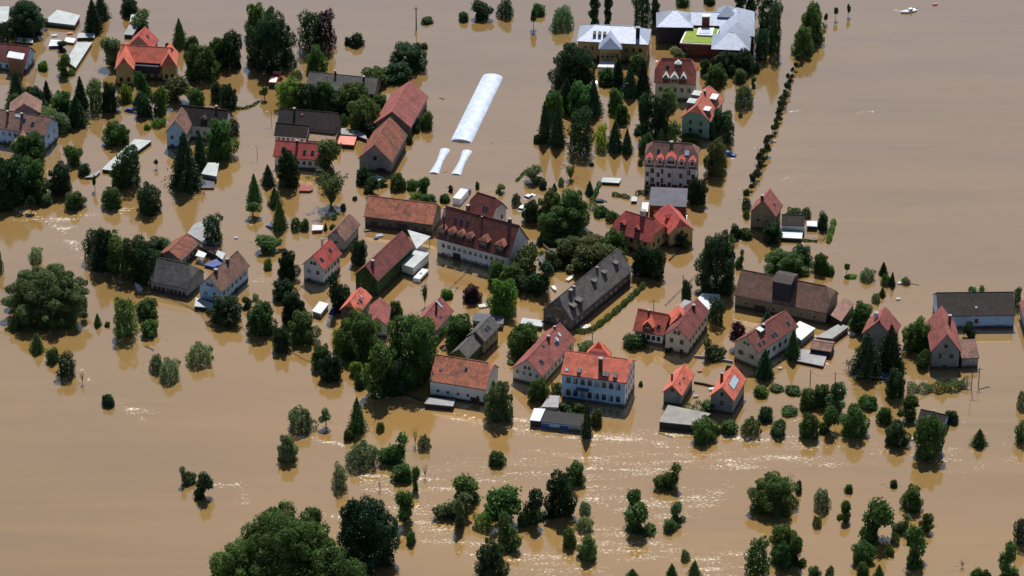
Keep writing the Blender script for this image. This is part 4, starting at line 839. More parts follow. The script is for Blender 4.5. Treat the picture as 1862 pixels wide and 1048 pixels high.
# small avenue trees: round head on a bare stem
for s_ in (61,62,63):
    rs = np.random.RandomState(s_); lobes = [(rs.normal()*.3, rs.normal()*.3, 1.15+rs.uniform(0,.75), rs.uniform(.3,.5)) for _ in range(7)]
    P, d = lobes_leaves(rs, lobes, 900, .2); P[:,:2] /= np.percentile(np.hypot(P[:,0],P[:,1]), 98)
    me = leaf_mesh('stem_crown', P, d, np.full(len(P), .11), 'foliage', rs, .8); mb = MB(); mb.tube((0,0,-1), (0,0,1.2), .09, .07, 'bark', 6)
    for l in lobes[:5]: mb.tube((0,0,1.0), l[:3], .05, .015, 'bark', 4)
    add_proto('stem', me, mb.mesh('stem_wood'))
PH = {'small':2.0,'medium':2.0,'large':2.0,'huge':1.7,'bush':1.25,'willow':1.3,'ragged':2.0,'oval':2.6,'poplar':6.5,'conifer':2.7,'sparse':1.7,'dead':1.7,'stem':2.3}
TONE = {'d':(.030,.068,.028), 'm':(.068,.132,.032), 'l':(.115,.215,.036), 'o':(.092,.122,.042), 'w':(.19,.31,.095), 'e':(.12,.18,.075), 'w':(.075,.13,.042), 'p':(.045,.018,.028), 'y':(.26,.30,.03)}
TONEW = {'d':'dark green', 'm':'mid-green', 'l':'bright green', 'o':'olive-green', 'w':'soft-green', 'e':'grey-green', 'p':'dark purple', 'y':'yellow'}
KINDW = {'r':('broadleaf_tree','tree','round-crowned tree'), 'c':('conifer_tree','tree','pointed conifer'), 'p':('poplar_tree','tree','slender columnar tree'), 'b':('bush','bush','rounded bush'),
         'g':('ragged_tree','tree','loose ragged tree'), 's':('thin_tree','tree','thin see-through tree'), 'x':('dead_tree','tree','bare leafless tree'), 't':('young_tree','tree','bare-stemmed tree'), 'v':('oval_tree','tree','tall oval tree')}
TREES = []
def T(s):
    for q in s.replace('\n', ' ').split(';'):
        q = q.split()
        if not q: continue
        x, yt, yb, w_ = map(float, q[0].split(',')); TREES.append((x, yt, yb, w_, q[1][0], q[1][1], ' '.join(q[2:])))
T("""
48,0,70,74 rd;7,38,82,24 rd;170,2,64,32 cd;184,-6,40,30 cd;236,-4,31,32 rd;256,20,54,34 ge;327,37,88,24 cm;349,65,100,28 rd;367,83,150,60 rm;397,70,122,34 rm;306,77,90,11 bd;205,65,122,40 ge;113,75,96,18 bd;44,69,82,8 bm;79,108,130,20 bl;122,97,140,30 gm;
31,131,185,30 cd;28,172,212,34 rm;63,158,206,44 rd;86,148,188,20 cd;115,165,216,46 rm;148,142,202,26 cd;140,176,234,40 cd;174,142,203,30 rm;200,152,206,34 rd;230,155,188,24 rl;256,132,192,32 gm;262,168,214,30 rd;290,155,212,34 gm;318,138,188,44 go;357,160,197,36 rm;393,150,186,22 rd;85,196,240,70 rm;105,205,244,50 re;289,214,233,26 bl;268,226,238,13 bl;
212,222,267,44 rm;53,242,302,62 rm;135,262,302,34 gm;153,298,322,20 bd;111,297,357,48 rd;20,282,375,62 rd;60,288,362,54 rm;8,325,384,44 rd;70,322,370,40 rm;83,353,376,28 bm;58,358,387,16 td;137,348,382,34 bm;173,320,348,10 tm;206,340,381,36 bm;218,298,346,34 rm;238,258,340,43 vd;271,335,391,46 rd;285,291,307,9 td;338,246,350,56 cd;365,240,310,26 cd;400,220,294,62 rm;428,215,248,16 rd
""")
T("""
422,58,124,44 rd;398,72,126,34 rm;493,26,132,90 rd large;466,6,72,38 rm;490,13,48,22 gm;565,18,96,40 rd;591,18,92,38 vp;576,84,136,34 rm;541,128,147,18 be;648,61,86,28 bd;633,66,84,12 bd;776,32,46,22 bm;771,78,91,16 bo;743,78,132,62 rd;722,114,152,50 rd;682,122,162,54 rm;415,153,200,34 rd;481,160,184,16 tm;527,143,202,50 rl;560,152,206,42 rd;592,150,206,42 rm;640,151,212,60 rm;616,172,214,42 rd;660,178,240,52 rm;690,173,202,34 rm;562,196,208,26 bl;623,209,232,26 bm;668,223,250,28 rd;775,202,236,26 rm;758,216,242,18 rd;744,245,264,11 bd;
488,301,341,24 cd;463,318,372,26 cm;460,370,399,28 tm;525,272,342,42 rd;516,325,343,18 be;500,342,378,22 cm;509,364,421,28 cm;597,254,324,50 go;602,313,382,62 so;661,304,338,28 rd;675,320,355,28 gd;697,326,342,16 bm;723,316,349,30 bm;749,326,347,22 bm;768,320,356,26 rm;758,349,366,24 bl;780,353,371,28 bm;645,357,366,8 bd;625,370,385,10 bd;608,388,401,9 bl;
844,22,41,20 bm;877,3,39,36 bd;919,-2,35,30 bd;970,20,54,13 td;980,8,30,25 bm;1022,11,57,42 be;1081,-16,48,19 pd;1105,-14,47,14 pd;1166,-30,46,34 vd;1191,-16,46,14 pd;1241,-10,13,26 bm;1290,-12,10,20 bd;1345,-18,21,22 gd;1365,-14,24,22 gd;1392,-14,78,34 rd;1408,0,98,26 rd;1384,50,112,30 rd;1476,7,80,46 rm;1459,50,103,38 rm;1502,26,45,9 td;1519,15,37,10 td;1542,9,31,9 td
""")
AVENUE = [(1451,112,14),(1441,128,11),(1434,143,14),(1431,157,14),(1427,171,15),(1422,184,16),(1418,197,15),(1414,211,15),(1409,225,15),(1403,239,15),(1397,255,16),(1392,267,16),(1388,281,16),(1382,297,17),(1376,313,16),(1368,327,17),(1366,339,14)]
T("""
1040,80,172,72 rd large;1103,125,158,30 rm;1124,108,166,24 cd;1145,122,180,28 cd;1160,97,132,30 rm;1169,112,178,28 cd;1005,165,222,36 rm;990,190,262,24 cd;1013,195,269,28 cd;976,245,262,13 bd;1058,150,215,56 rm;1030,145,206,36 cd;1079,148,214,28 cd;1055,196,282,44 rd;1093,224,273,24 ry;1118,222,278,30 cd;1140,236,282,20 cd;1120,163,208,28 rm;1130,192,228,26 rm;1168,170,250,34 gd;1192,170,252,30 rd;1215,157,248,46 go;1176,243,284,28 rm;1222,238,264,22 be;1202,233,260,15 ce;1229,87,116,36 ge;1281,105,138,22 rd;1300,118,160,38 rm;1318,95,138,44 rd;1353,90,136,34 rd;1346,126,153,28 ro;1370,140,159,11 gm;1375,114,134,14 bd;1352,152,198,40 be;1346,203,215,9 bd;1312,198,262,46 rd;1300,254,322,40 ro;1268,323,375,38 rd;1254,243,264,34 bm;1165,288,303,11 bd;1076,295,304,9 bd;
973,302,336,36 ge;1037,300,329,24 so;987,328,346,14 bd;1020,323,340,12 bm;1008,333,349,9 cd;909,335,353,17 bm;939,352,376,17 bd;868,331,345,9 bm;820,338,351,10 bd;809,353,370,20 bm;1000,347,415,56 rm;1042,344,425,58 rm;1018,372,440,72 rm;965,365,408,34 rd;1008,430,452,36 bm;1072,330,357,17 cd;983,427,449,16 cd;1117,418,472,46 rm;1062,440,492,50 go;1030,442,484,40 go;1086,446,494,46 go;1052,462,500,40 go;1012,448,490,44 go;1040,430,470,44 ro;1075,425,468,44 ro;1100,440,482,44 go;1125,450,486,36 go;958,445,505,46 go;973,472,538,52 gd;930,480,530,44 rm;905,474,522,34 rm;916,505,577,54 rl;858,518,553,34 rp;813,525,545,22 bl;773,515,558,15 se;719,545,579,24 rm;985,455,472,12 bl
""")
T("""
653,436,483,32 rd;620,490,568,42 gd;538,394,421,24 bm;555,397,420,16 bm;592,405,421,7 cd;605,408,419,12 bm;489,428,462,42 bm;523,455,512,42 rd;487,470,491,14 bl;516,508,549,44 rd;412,536,592,60 rd;448,540,562,22 gm;465,533,548,14 be;476,549,612,56 rm;534,530,592,44 rd;550,568,627,56 rm;512,592,642,34 rd;585,624,674,36 rm;603,645,694,40 rd;649,656,686,24 bl;656,675,707,26 bm;620,596,642,32 rl;655,567,656,84 rm;748,568,702,98 rm large;694,618,724,62 gm;716,650,722,44 rd;834,570,634,56 rm;907,690,768,50 ro;951,588,650,58 rm;1066,622,644,34 bm;979,688,732,36 rm;1012,695,720,20 bm;1165,693,704,7 bm;931,658,665,17 bm;1067,728,798,18 cd;1084,742,776,24 bo;1030,732,749,26 bm;1052,731,751,24 bm;1155,606,636,38 bm;1213,633,643,10 bm;
1303,538,592,30 rd;1248,510,547,22 rd;1303,421,534,76 rd large;1344,455,486,16 gm;1299,614,656,36 go;1345,584,632,32 gp;1390,636,692,30 cd;1441,600,656,26 cm;1395,567,592,20 cd;1325,665,679,16 bm;1286,729,752,30 bm;1279,759,805,46 rm;1303,775,792,16 bm;1325,765,793,36 bm;1383,702,724,28 bl;1410,700,714,26 bm;1442,703,719,30 bm;1468,706,746,30 bm;1436,739,756,30 bm;1391,740,769,30 bd;1366,758,794,36 bm;1416,766,796,30 bm;1492,697,742,34 rm;1522,690,748,42 ge;1505,736,788,32 gm;1471,750,799,36 rm;1553,735,796,44 rm;1578,718,745,34 bm;1574,606,690,54 cd;1617,592,682,48 cd;1565,551,608,54 rm;1667,578,642,50 rm;1678,638,673,28 rm;1636,655,682,18 rm;1627,670,726,36 rd;1650,715,762,40 gm;1610,740,772,30 bm;1630,764,814,44 rd;1687,754,836,56 rm;1730,747,771,24 bd;1780,780,815,26 cm;1857,709,744,20 be;1856,762,806,22 rm;1762,584,617,22 rd;1849,520,560,14 rd;1768,522,533,16 bm;1785,519,532,10 bm;
1424,455,504,68 rm;1456,446,484,38 rd;1460,486,503,24 bm;1492,460,499,32 rm;1509,482,502,20 bm;1539,480,501,13 tm;1548,500,509,20 bl;1577,488,512,28 be;1606,477,503,16 cd;1611,498,521,20 bm;1622,495,523,12 cd;1646,505,519,18 be;1604,523,542,12 cm;1593,533,552,16 bm;1357,343,356,12 bm;1357,358,383,18 bd;1357,382,399,14 bm;1336,408,436,20 rd;1355,415,436,26 bm;1404,404,444,36 rd;1443,378,397,26 bm;1465,377,399,22 bm;1496,385,420,22 rd;1219,385,406,26 bm;1232,410,450,30 rd;1232,404,430,20 bl;1246,435,454,14 bm;1165,447,506,36 rd;1191,451,509,34 rd;1092,376,396,26 bm;1112,385,406,28 bm
""")
T("""
90,484,592,148 rw huge;66,449,478,26 be;0,455,497,14 be;27,572,603,22 cm;68,606,643,24 cm;97,630,661,24 bm;121,640,688,34 vd;178,570,595,14 cm;195,585,596,10 bm;228,535,614,46 vm;268,543,580,40 rm;272,582,614,34 rm;364,622,665,44 be;285,642,678,26 be;309,650,693,40 be;197,716,741,24 bd;
170,415,478,34 vd;192,415,495,46 rd;215,420,500,44 rm;245,428,510,60 ro;268,440,520,44 rd;285,432,468,40 rd;305,435,462,34 bm;283,455,488,34 rm;388,386,455,42 vd;
548,740,788,52 we;593,745,779,24 te;650,723,789,32 cm;634,780,803,18 bm;523,790,842,36 re;692,766,787,18 bm;714,785,845,46 gm;660,802,852,62 we;755,777,812,20 xe;772,790,819,24 be;618,838,890,28 re;733,843,877,38 bm;756,845,891,16 gm;773,845,871,16 xe;691,873,893,10 xd;737,885,950,36 gm;667,893,1034,110 rd large;570,918,952,34 gm;748,960,991,18 bm;
520,918,1115,200 rm huge;440,985,1130,130 rm large;600,985,1130,130 rm large;
902,821,850,32 bm;846,857,915,54 gm;822,893,945,58 ge;835,900,960,24 ge;912,877,950,62 gm;877,931,964,36 bl;925,935,1000,44 gm;893,978,1060,56 rd;975,882,952,42 gd;1018,855,942,54 rd;1046,840,882,42 rm;952,930,961,24 bm;1063,912,936,20 be;1063,938,967,30 be;1035,957,998,26 rm;1068,973,1020,34 rm;1212,840,890,44 gm;1155,888,930,34 gm;1165,912,973,58 gm;1233,910,949,28 ge;1218,943,968,24 bm;1246,998,1021,18 bm;1150,1034,1055,20 cm;1221,1024,1065,26 cm;1262,1018,1068,30 cm;
1406,862,936,80 rm;1436,862,897,22 xd;1452,873,897,12 bd;1495,888,929,28 be;1544,880,897,16 bm;1625,872,887,14 bm;1485,938,960,17 bm;1534,908,948,26 gm;1590,903,985,54 gm;1658,882,931,40 rm;1686,930,965,28 gm;1637,933,970,30 ge;1627,968,991,15 bm;1662,953,1030,46 gm;1567,983,1027,38 rm;1618,994,1011,16 bm;1568,1022,1050,24 bm;1376,972,1050,42 rm;1422,952,1012,48 rm;1450,972,1030,36 gm;1422,985,1035,38 rm;1480,1028,1060,26 bm;1508,1030,1062,20 ge;1597,1026,1068,26 cm;1750,1018,1034,15 xe;1835,978,1050,34 gm;1856,936,990,28 rd;1775,1032,1062,24 bm;1792,1036,1062,18 bm
""")
SCALE_WORD = [(16,'tiny'),(27,'small'),(44,'medium-sized'),(75,'large'),(999,'huge')]
used = set(); cnt = {}
for (x, yt, yb, w_, sh, px, lab_h) in [(-1,)*7][:0]: pass
# landmarks made of trees
for px_, py_, ph in ((90,590,'the huge spreading willow'),(667,1030,'the big dark tree at the bottom'),(500,980,'the tree-covered mound at the bottom'),(1018,935,'the two-headed dark tree in the rapids'),(1406,935,'the wide-crowned tree at lower right'),(1303,530,'the big dark tree by the road'),(1590,985,'the tall ragged tree at lower right'),
    (388,455,'the tall dark farmyard tree'),(338,350,'the big dark spruce'),(238,340,'the tall oval tree'),(493,137,'the largest tree at the top'),(1040,172,'the big dark park tree'),(1018,440,'the broad green tree group'),(1163,970,'the ragged tree pair mid-rapids'),(1212,888,'the lone tree in the foam'),
    (1430,1030,'the tree cluster at lower right'),(748,700,'the great round tree'),(650,785,'the pointed conifer in the current'),(340,885,'the twin shrubs in open water'),(1690,835,'the round tree below the drowned roof'),(1093,273,'the yellow tree'),(1472,80,'the lone pair at the top right'),(1750,1034,'the bare snag near the bottom right'),
    (893,1048,'the dark pair at the bottom edge'),(846,915,'the leaning trees in the current'),(118,688,'the row of pointed shrubs'),(290,685,'the grey-green shrub pair'),(1022,57,'the grey-green bush at the top'),(770,50,'the top pole')): LAND.append((px_, py_, ph))
T("343,845,880,24 xd; 368,856,906,30 gd; 148,672,698,16 xe; 1505,640,641,1 bm") if False else T("343,845,881,24 ge;369,856,907,30 gd;150,674,700,16 xe")
def rel(x, y, L):
    best = sorted(LAND, key=lambda l: math.hypot(l[0]-x, (l[1]-y)*1.25))
    out = []
    for l in best[:5]:
        dx, dy = x-l[0], y-l[1]; d = math.hypot(dx, dy)
        if d < 14: continue
        a = abs(dx) > abs(dy)*1.1
        out.append(('left of' if dx < 0 else 'right of') if a else ('behind' if dy < 0 else 'in front of')); out[-1] += ' ' + l[2]
    return out
def make_tree(x, yt, yb, w_, kind, tone, flag, used, i):
    huge = flag in ('huge',); s = scale_at(x, yb); rad = w_/2/s
    pk = {'r':'small','c':'conifer','p':'poplar','b':'bush','g':'ragged','s':'sparse','x':'dead','t':'stem','v':'oval','w':'willow'}[kind]
    if kind == 'r': pk = 'huge' if huge else 'large' if (w_ > 62 or flag == 'large') else 'medium' if w_ > 30 else 'small'
    if kind == 'b' and tone == 'e': pk = 'willow'
    if kind == 'r' and (yb-yt) > w_*1.75: pk = 'oval'
    base = yb - rad*s*.5*({'b':.62,'w':.62,'c':.75}.get(kind, .62)) - (1.5 if kind not in 'xs' else 0)
    if kind in 'gts': base = yb - rad*s*.30
    H = max(.9, (base-yt)/(.875*s))
    if kind in 'rgbwv' : H = max(.8, H - .12*rad)
    sink = {'r':.16,'g':.14,'b':.12,'w':.12,'v':.14,'c':.08,'p':.04}.get(kind, 0); H /= (1-sink); rad *= 1.38 if kind == 'c' else (1.08 if w_ < 45 else 1.07); H *= 1.04
    P = PROTO[pk]
    if pk == 'bush': P = P + PROTO['willow'][:2] + PROTO['small'][:2] + PROTO['ragged'][:2]
    if pk == 'small': P = P + PROTO['ragged'][:3] + PROTO['bush'][:1]
    crown, wood = P[(int(x*3.7)+int(yb)*5) % len(P)]; k2 = 'w' if pk == 'willow' and kind == 'b' else kind
    nm, cat, word = KINDW['b' if kind == 'w' else kind]
    o = bpy.data.objects.new(nm, None); COL.objects.link(o); o.location = at(x, base); o.location.z = -sink*H; o.rotation_euler = (0, 0, rng.uniform(0, 6.28)); hp = next(PH[k] for k in PROTO if any(crown is c_[0] for c_ in PROTO[k])); o.scale = (rad*rng.uniform(.92,1.12), rad*rng.uniform(.92,1.12), H/hp)
    c = bpy.data.objects.new('crown', crown); COL.objects.link(c); c.parent = o
    t = TONE[tone]; q = rng.uniform(.72, 1.35); g = rng.uniform(.85, 1.2); c.color = (t[0]*q*g, t[1]*q, t[2]*q, 1)
    tr = bpy.data.objects.new('trunk', wood); COL.objects.link(tr); tr.parent = o
    sizew = next(wd for lim, wd in SCALE_WORD if w_ < lim)
    opts = rel(x, base, LAND); core = f"{sizew} {TONEW[tone]} {word}"; lab = None
    return o, core, opts, (x, base), {'tree':'trees standing in the flood','bush':'bushes standing in the flood'}[cat], cat
LIST = []
for i, tdef in enumerate(TREES): LIST.append(make_tree(*tdef, used, i))
# labels: look first, then the nearest landmark; the few that still coincide are told apart by their order along the picture
from collections import defaultdict
groups = defaultdict(list)
for e in LIST: groups[f"{e[1]} {e[2][0]}"].append(e)
for k_, es in groups.items():
    if len(es) > 1:      # try the second landmark for repeats
        for e in es[1:]:
            for alt in e[2][1:3]:
                nk = f"{e[1]} {alt}"
                if nk not in groups: groups[k_] = [q for q in groups[k_] if q is not e]; groups = groups | {nk: [e]}; break
ORD = ['leftmost','second from left','third from left','fourth from left','fifth from left','sixth from left','seventh from left','eighth from left']
for k_, es in groups.items():
    es = sorted(es, key=lambda e: e[3][0])
    for j, e in enumerate(es):
        lab = k_
        if len(es) > 1: lab = k_ + (', the ' + ('left one' if j == 0 else 'right one') if len(es) == 2 else ', the ' + (ORD[j] if j < len(es)-1 else 'rightmost'))
        tag(e[0], lab, e[5], e[4])
# the avenue: a close row of like small trees
for i, (x, y, w_) in enumerate(AVENUE):
    for dx, dy in ((0, 0), (5, -6)):
        s = scale_at(x, y); rad = w_*rng.uniform(.36,.54)/s; P = PROTO['stem']; crown, wood = P[(i+int(dx)) % 3]
        o = bpy.data.objects.new('avenue_tree', None); COL.objects.link(o); o.location = at(x+dx+rng.uniform(-2,2), y+dy+5+rng.uniform(-3,3)); o.rotation_euler = (0,0,rng.uniform(0,6)); o.scale = (rad, rad, rad*rng.uniform(.85,1.45))
        c = bpy.data.objects.new('crown', crown); COL.objects.link(c); c.parent = o; c.color = (.045*rng.uniform(.8,1.2), .062, .028, 1)
        tr = bpy.data.objects.new('trunk', wood); COL.objects.link(tr); tr.parent = o
        tag(o, 'small dark tree in the close row lining the flooded road at right', 'tree', 'row of small trees along the road')
# hedges
def hedge(pts, w_, h, tone, label, name='hedge', dens=60, ls=.15):
    rs = np.random.RandomState(int(pts[0][0])); W = [at(*p) for p in pts]; P = []; D = []
    for p, q in zip(W, W[1:]):
        d = q-p; l = d.length; e = d/l; o = Vector((-e.y, e.x, 0)); n = int(l*dens*(w_+h*1.5))
        for _ in range(n):
            a = rs.uniform(0, math.pi); rr = rs.uniform(.75,1.05); u = rs.uniform(0, l); k = 1+.22*math.sin(u*1.7+rs.normal()*.2)*1
            v = p + e*u + o*(math.cos(a)*w_/2*rr*k) + Vector((0,0,math.sin(a)*h*rr*k)); P.append(tuple(v)); dd = o*math.cos(a)+Vector((0,0,math.sin(a))); D.append(tuple(dd))
    P = np.array(P); c = at(*pts[len(pts)//2]); P -= np.array(tuple(c))
    me = leaf_mesh(name, P, np.array(D), np.full(len(P), ls), 'foliage', rs, .7)
    o = bpy.data.objects.new(name, me); COL.objects.link(o); o.location = c; t = TONE[tone]; o.color = (*t, 1); tag(o, label, 'hedge')
    return o
hedge([(1172,520),(1150,540),(1122,566),(1095,588),(1078,600)], 1.3, 1.2, 'm', 'long narrow green hedge running along the long grey slate building')
hedge([(1078,600),(1065,605),(1046,605)], 1.2, 1.0, 'm', 'short hedge end turning in behind the long dull-red house')
hedge([(1516,404),(1512,420),(1506,442)], 1.4, 1.1, 'l', 'bright green hedge at the right side of the small flooded yard')
hedge([(1459,438),(1487,440)], .9, .5, 'm', 'low hedge along the near side of the small flooded yard')
hedge([(1649,708),(1672,711),(1698,709)], 2.6, 1.9, 'e', 'grey-green hedge below the grey-gabled pink-roofed house, the left half', dens=42)
hedge([(1699,710),(1730,708),(1759,701)], 2.6, 2.2, 'm', 'green hedge below the low brown annex, the right half', dens=42)
hedge([(1113,355),(1130,358),(1145,361)], 1.0, .9, 'o', 'trimmed hedge left of the tiny silver roof')
hedge([(1158,356),(1160,352),(1179,352)], 1.0, .9, 'o', 'trimmed hedge between the tiny silver roof and the brick hall')
hedge([(1090,335),(1084,352),(1076,368)], 1.1, 1.0, 'm', 'hedge slanting down from the lone white carport')
hedge([(1074,377),(1095,387),(1126,402)], 2.2, 1.6, 'm', 'loose leafy hedge behind the beige villa with the crossed red roof', dens=42)
hedge([(428,199),(445,198),(460,193),(471,185)], .8, .6, 'm', 'thin broken hedge curving right of a round tree near the top left')
hedge([(939,330),(947,322),(955,311)], .8, .5, 'm', 'short thin green hedge left of the grey-green tree in open water')
hedge([(1020,445),(1060,452),(1110,440)], 4.0, 2.2, 'o', 'olive-green undergrowth of the flooded orchard', 'undergrowth', dens=20)
hedge([(1030,755),(1060,758)], 1.4, .8, 'm', 'low hedge between the tall pale-blue building and the garages')
hedge([(1243,752),(1262,748),(1276,742)], 1.6, 2.4, 'm', 'dark creeper spreading over the wide concrete flat roof', 'creeper', dens=20)
# ------------------------------------------------------------------ vehicles, poles, fences, debris
def thing(name, px, py, rz, label, cat, group=None, z=0.0):
    o = bpy.data.objects.new(name, None); COL.objects.link(o); o.location = at(px, py, z); o.rotation_euler = (0,0,rz); return tag(o, label, cat, group)
def dirang(a, b):
    A, B = at(*a), at(*b); return math.atan2(B.y-A.y, B.x-A.x)
def loft(mb, secs, m, close=True):  # secs: list of lists of points
    n = len(secs[0])
    for a, b in zip(secs, secs[1:]):
        for i in range(n):
            j = (i+1) % n; mb.poly([a[i], a[j], b[j], b[i]], m)
    if close: mb.poly(secs[0], m); mb.poly(secs[-1], m)
def bus(name, a, b, L, W_, H_, label, cat, paint='paint_white', sink=1.2, cab=False):
    px, py = (a[0]+b[0])/2, (a[1]+b[1])/2; rt = thing(name, px, py, dirang(a, b), label, cat); z0, z1 = .35-sink, H_-sink
    def sec(x, y, zb, zt, r=.18): return [(x,-y,zb),(x,y,zb),(x,y,zt-r),(x,y-r,zt),(x,-y+r,zt),(x,-y,zt-r)]
    x0, x1 = -L/2, L/2 - (2.3 if cab else 0)
    mb = MB(); loft(mb, [sec(x0,W_/2-.06,z0,z1-.1), sec(x0+.12,W_/2,z0,z1), sec(x1-.25,W_/2,z0,z1), sec(x1,W_/2-.06,z0,z1-.35)], paint); mb.build('cargo_box' if cab else 'body', rt)
    if cab:
        c = MB(); zc = z1-.75; xa, xb = x1+.12, L/2; loft(c, [sec(xa,W_/2-.1,z0,zc), sec(xb-.7,W_/2-.1,z0,zc), sec(xb-.1,W_/2-.14,z0,zc-1.0), sec(xb,W_/2-.2,z0,zc-1.15)], 'paint_blue'); cb = c.build('cab', rt)
        g = MB(); g.poly([(xb-.62,-W_/2+.25,zc-.12),(xb-.62,W_/2-.25,zc-.12),(xb-.06,W_/2-.25,zc-.9),(xb-.06,-W_/2+.25,zc-.9)], 'glass'); g.build('windscreen', cb)
    else:
        for sy in (-1, 1):
            g = MB(); n = max(3, int(L/1.5))
            for i in range(n):
                xx = x0+.5+i*(L-1.0)/n; g.box((xx, sy*W_/2-.02 if sy > 0 else -W_/2-.015, z1-1.25), (xx+(L-1.0)/n-.14, sy*W_/2+.015 if sy > 0 else -W_/2+.02, z1-.45), 'glass')
            g.build('side_windows', rt)
        g = MB(); g.box((L/2-.07,-W_/2+.2,z1-1.25), (L/2+.015,W_/2-.2,z1-.5), 'glass'); g.build('windscreen', rt)
        g = MB(); g.box((-.5,-.35,z1), (.4,.35,z1+.12), 'sheet_grey'); g.build('roof_hatch', rt)
    for sx in (-L/2+1.0, L/2-1.0):
        for sy in (-1, 1):
            wm = MB(); wm.tube((sx, sy*(W_/2-.3), z0+.05), (sx, sy*(W_/2-.02), z0+.05), .42, .42, 'rubber', 14); wm.tube((sx, sy*(W_/2-.02), z0+.05), (sx, sy*(W_/2+.01), z0+.05), .22, .2, 'paint_silver', 10); wm.build('wheel', rt)
    return rt
bus('minibus', (755,516), (776,494), 5.6, 2.0, 2.6, 'white minibus stranded in the water beside the pale carport', 'bus', sink=1.35)
bus('lorry', (828,375), (853,345), 8.4, 2.4, 3.5, 'white box lorry with a blue cab standing behind the inn', 'lorry', sink=1.55, cab=True)
def car(px, py, b, label, paint, sink=.75, group=None):
    rt = thing('parked_car', px, py, dirang((px,py), b), label, 'car', group); z = -sink
    def sec(x, y, zb, zt, r=.14): return [(x,-y,zb),(x,y,zb),(x,y,zt-r),(x,y-r,zt),(x,-y+r,zt),(x,-y,zt-r)]
    m = MB(); loft(m, [sec(-2.1,.72,.3+z,.75+z), sec(-1.9,.84,.25+z,.95+z), sec(1.1,.86,.25+z,.98+z), sec(1.95,.8,.25+z,.82+z), sec(2.15,.66,.3+z,.65+z)], paint); m.build('body', rt)
    m = MB(); loft(m, [sec(-1.75,.74,.9+z,1.0+z,.03), sec(-1.2,.64,.9+z,1.44+z), sec(.15,.64,.9+z,1.46+z), sec(1.05,.74,.9+z,.99+z,.03)], 'glass'); c = m.build('windows', rt)
    m = MB(); loft(m, [sec(-1.25,.63,1.40+z,1.47+z,.02), sec(.12,.63,1.40+z,1.49+z,.02)], paint); m.build('roof', rt)
    for sx in (-1.35, 1.35):
        for sy in (-1, 1):
            m = MB(); m.tube((sx, sy*.66, .32+z), (sx, sy*.87, .32+z), .32, .32, 'rubber', 12); m.tube((sx, sy*.87, .32+z), (sx, sy*.88, .32+z), .18, .17, 'paint_silver', 8); m.build('wheel', rt)
car(1092,367,(1106,368), 'dark car with a pale rear, half under water beside the slanting hedge', 'paint_dark', .85)
car(963,358,(972,353), 'white car roof showing above the water left of the broad green tree group', 'paint_white', .8)
car(950,379,(954,374), 'white car beside a small bush behind the inn', 'paint_white', .8)
car(494,415,(502,420), 'blue car nearly under water beneath a conifer left of the white house', 'paint_blue', .85)
car(607,565,(612,556), 'dark blue car beside the small white shed', 'paint_blue', .7)
car(24,56,(34,54), 'dark blue car parked under the large dark tree in the top left corner', 'paint_blue', .5)
car(1325,282,(1335,284), 'bright blue car by the olive-green tree next to the five-dormer villa', 'paint_blue', .4)
car(1030,473,(1040,474), 'silver car in the shade of the flooded orchard', 'paint_silver', .6)
car(240,203,(250,205), 'dark blue car among the trees below the ochre farmhouse', 'paint_blue', .5)
car(1610,684,(1620,676), 'dark blue car at the foot of the two dark firs', 'paint_blue', .4)
# red fire engine
rt = thing('red_lorry', 500, 149, dirang((496,159),(506,134)), 'red lorry with a pale roof stranded in front of the largest tree at the top', 'lorry')
m = MB(); m.box((-4.0,-1.15,-.9), (-.6,1.15,1.7), 'paint_red'); m.build('cargo_box', rt); m = MB(); m.box((-3.9,-1.0,1.7), (-.7,1.0,1.82), 'pale_board'); m.build('box_roof', rt)
m = MB(); m.box((-.4,-1.1,-.9), (1.5,1.1,1.3), 'paint_red'); m.build('middle_bay', rt); m = MB(); m.box((1.8,-1.1,-.9), (3.8,1.1,1.6), 'paint_red'); c = m.build('cab', rt); m = MB(); m.box((3.8,-.95,.5), (3.83,.95,1.4), 'glass'); m.build('windscreen', c); m = MB(); m.box((2.0,-.95,1.6), (3.5,.95,1.7), 'salmon_sheet'); m.build('cab_roof', rt)
m = MB(); m.box((-4.05,-1.0,-.4), (-4.0,1.0,1.4), 'dark_board'); m.build('tail_door', rt)
# boats
def boat(px, py, b, L, label, paint='paint_white', cabin=True, group=None):
    rt = thing('boat', px, py, dirang((px,py), b), label, 'boat', group); m = MB()
    def sec(x, w_, zb, zt): return [(x,-w_*.55,zb),(x,w_*.55,zb),(x,w_,zt),(x,-w_,zt)]
    loft(m, [sec(-L/2,L*.17,-.2,.5), sec(0,L*.19,-.25,.5), sec(L*.3,L*.13,-.2,.58), sec(L/2,.03,.1,.7)], paint); m.build('hull', rt)
    if cabin:
        m = MB(); loft(m, [sec(-L*.15,L*.12,.5,1.15), sec(L*.1,L*.11,.5,1.2), sec(L*.2,L*.1,.5,.6)], paint); c = m.build('cabin', rt); m = MB(); m.box((-L*.12,-L*.125,.75), (L*.06,L*.125,1.0), 'glass'); m.build('cabin_window', c)
        m = MB(); m.box((-L*.5-.25,-.15,.1), (-L*.5,.15,.8), 'paint_dark'); m.build('outboard_motor', rt)
boat(1655,22,(1640,26), 4.4, 'white motorboat out on the open water near the top right')
boat(1644,23,(1640,24), 2.6, 'small white dinghy just left of the motorboat at the top right', cabin=False)
boat(251,524,(243,515), 3.4, 'thin white boat adrift left of the blue-grey slate barn', cabin=False)
boat(1037,508,(1044,503), 3.0, 'pale rowing boat behind the long grey slate building', 'pale_board', False)
boat(1008,527,(1012,533), 2.6, 'small white rowing boat left of the long grey slate building', 'paint_white', False)
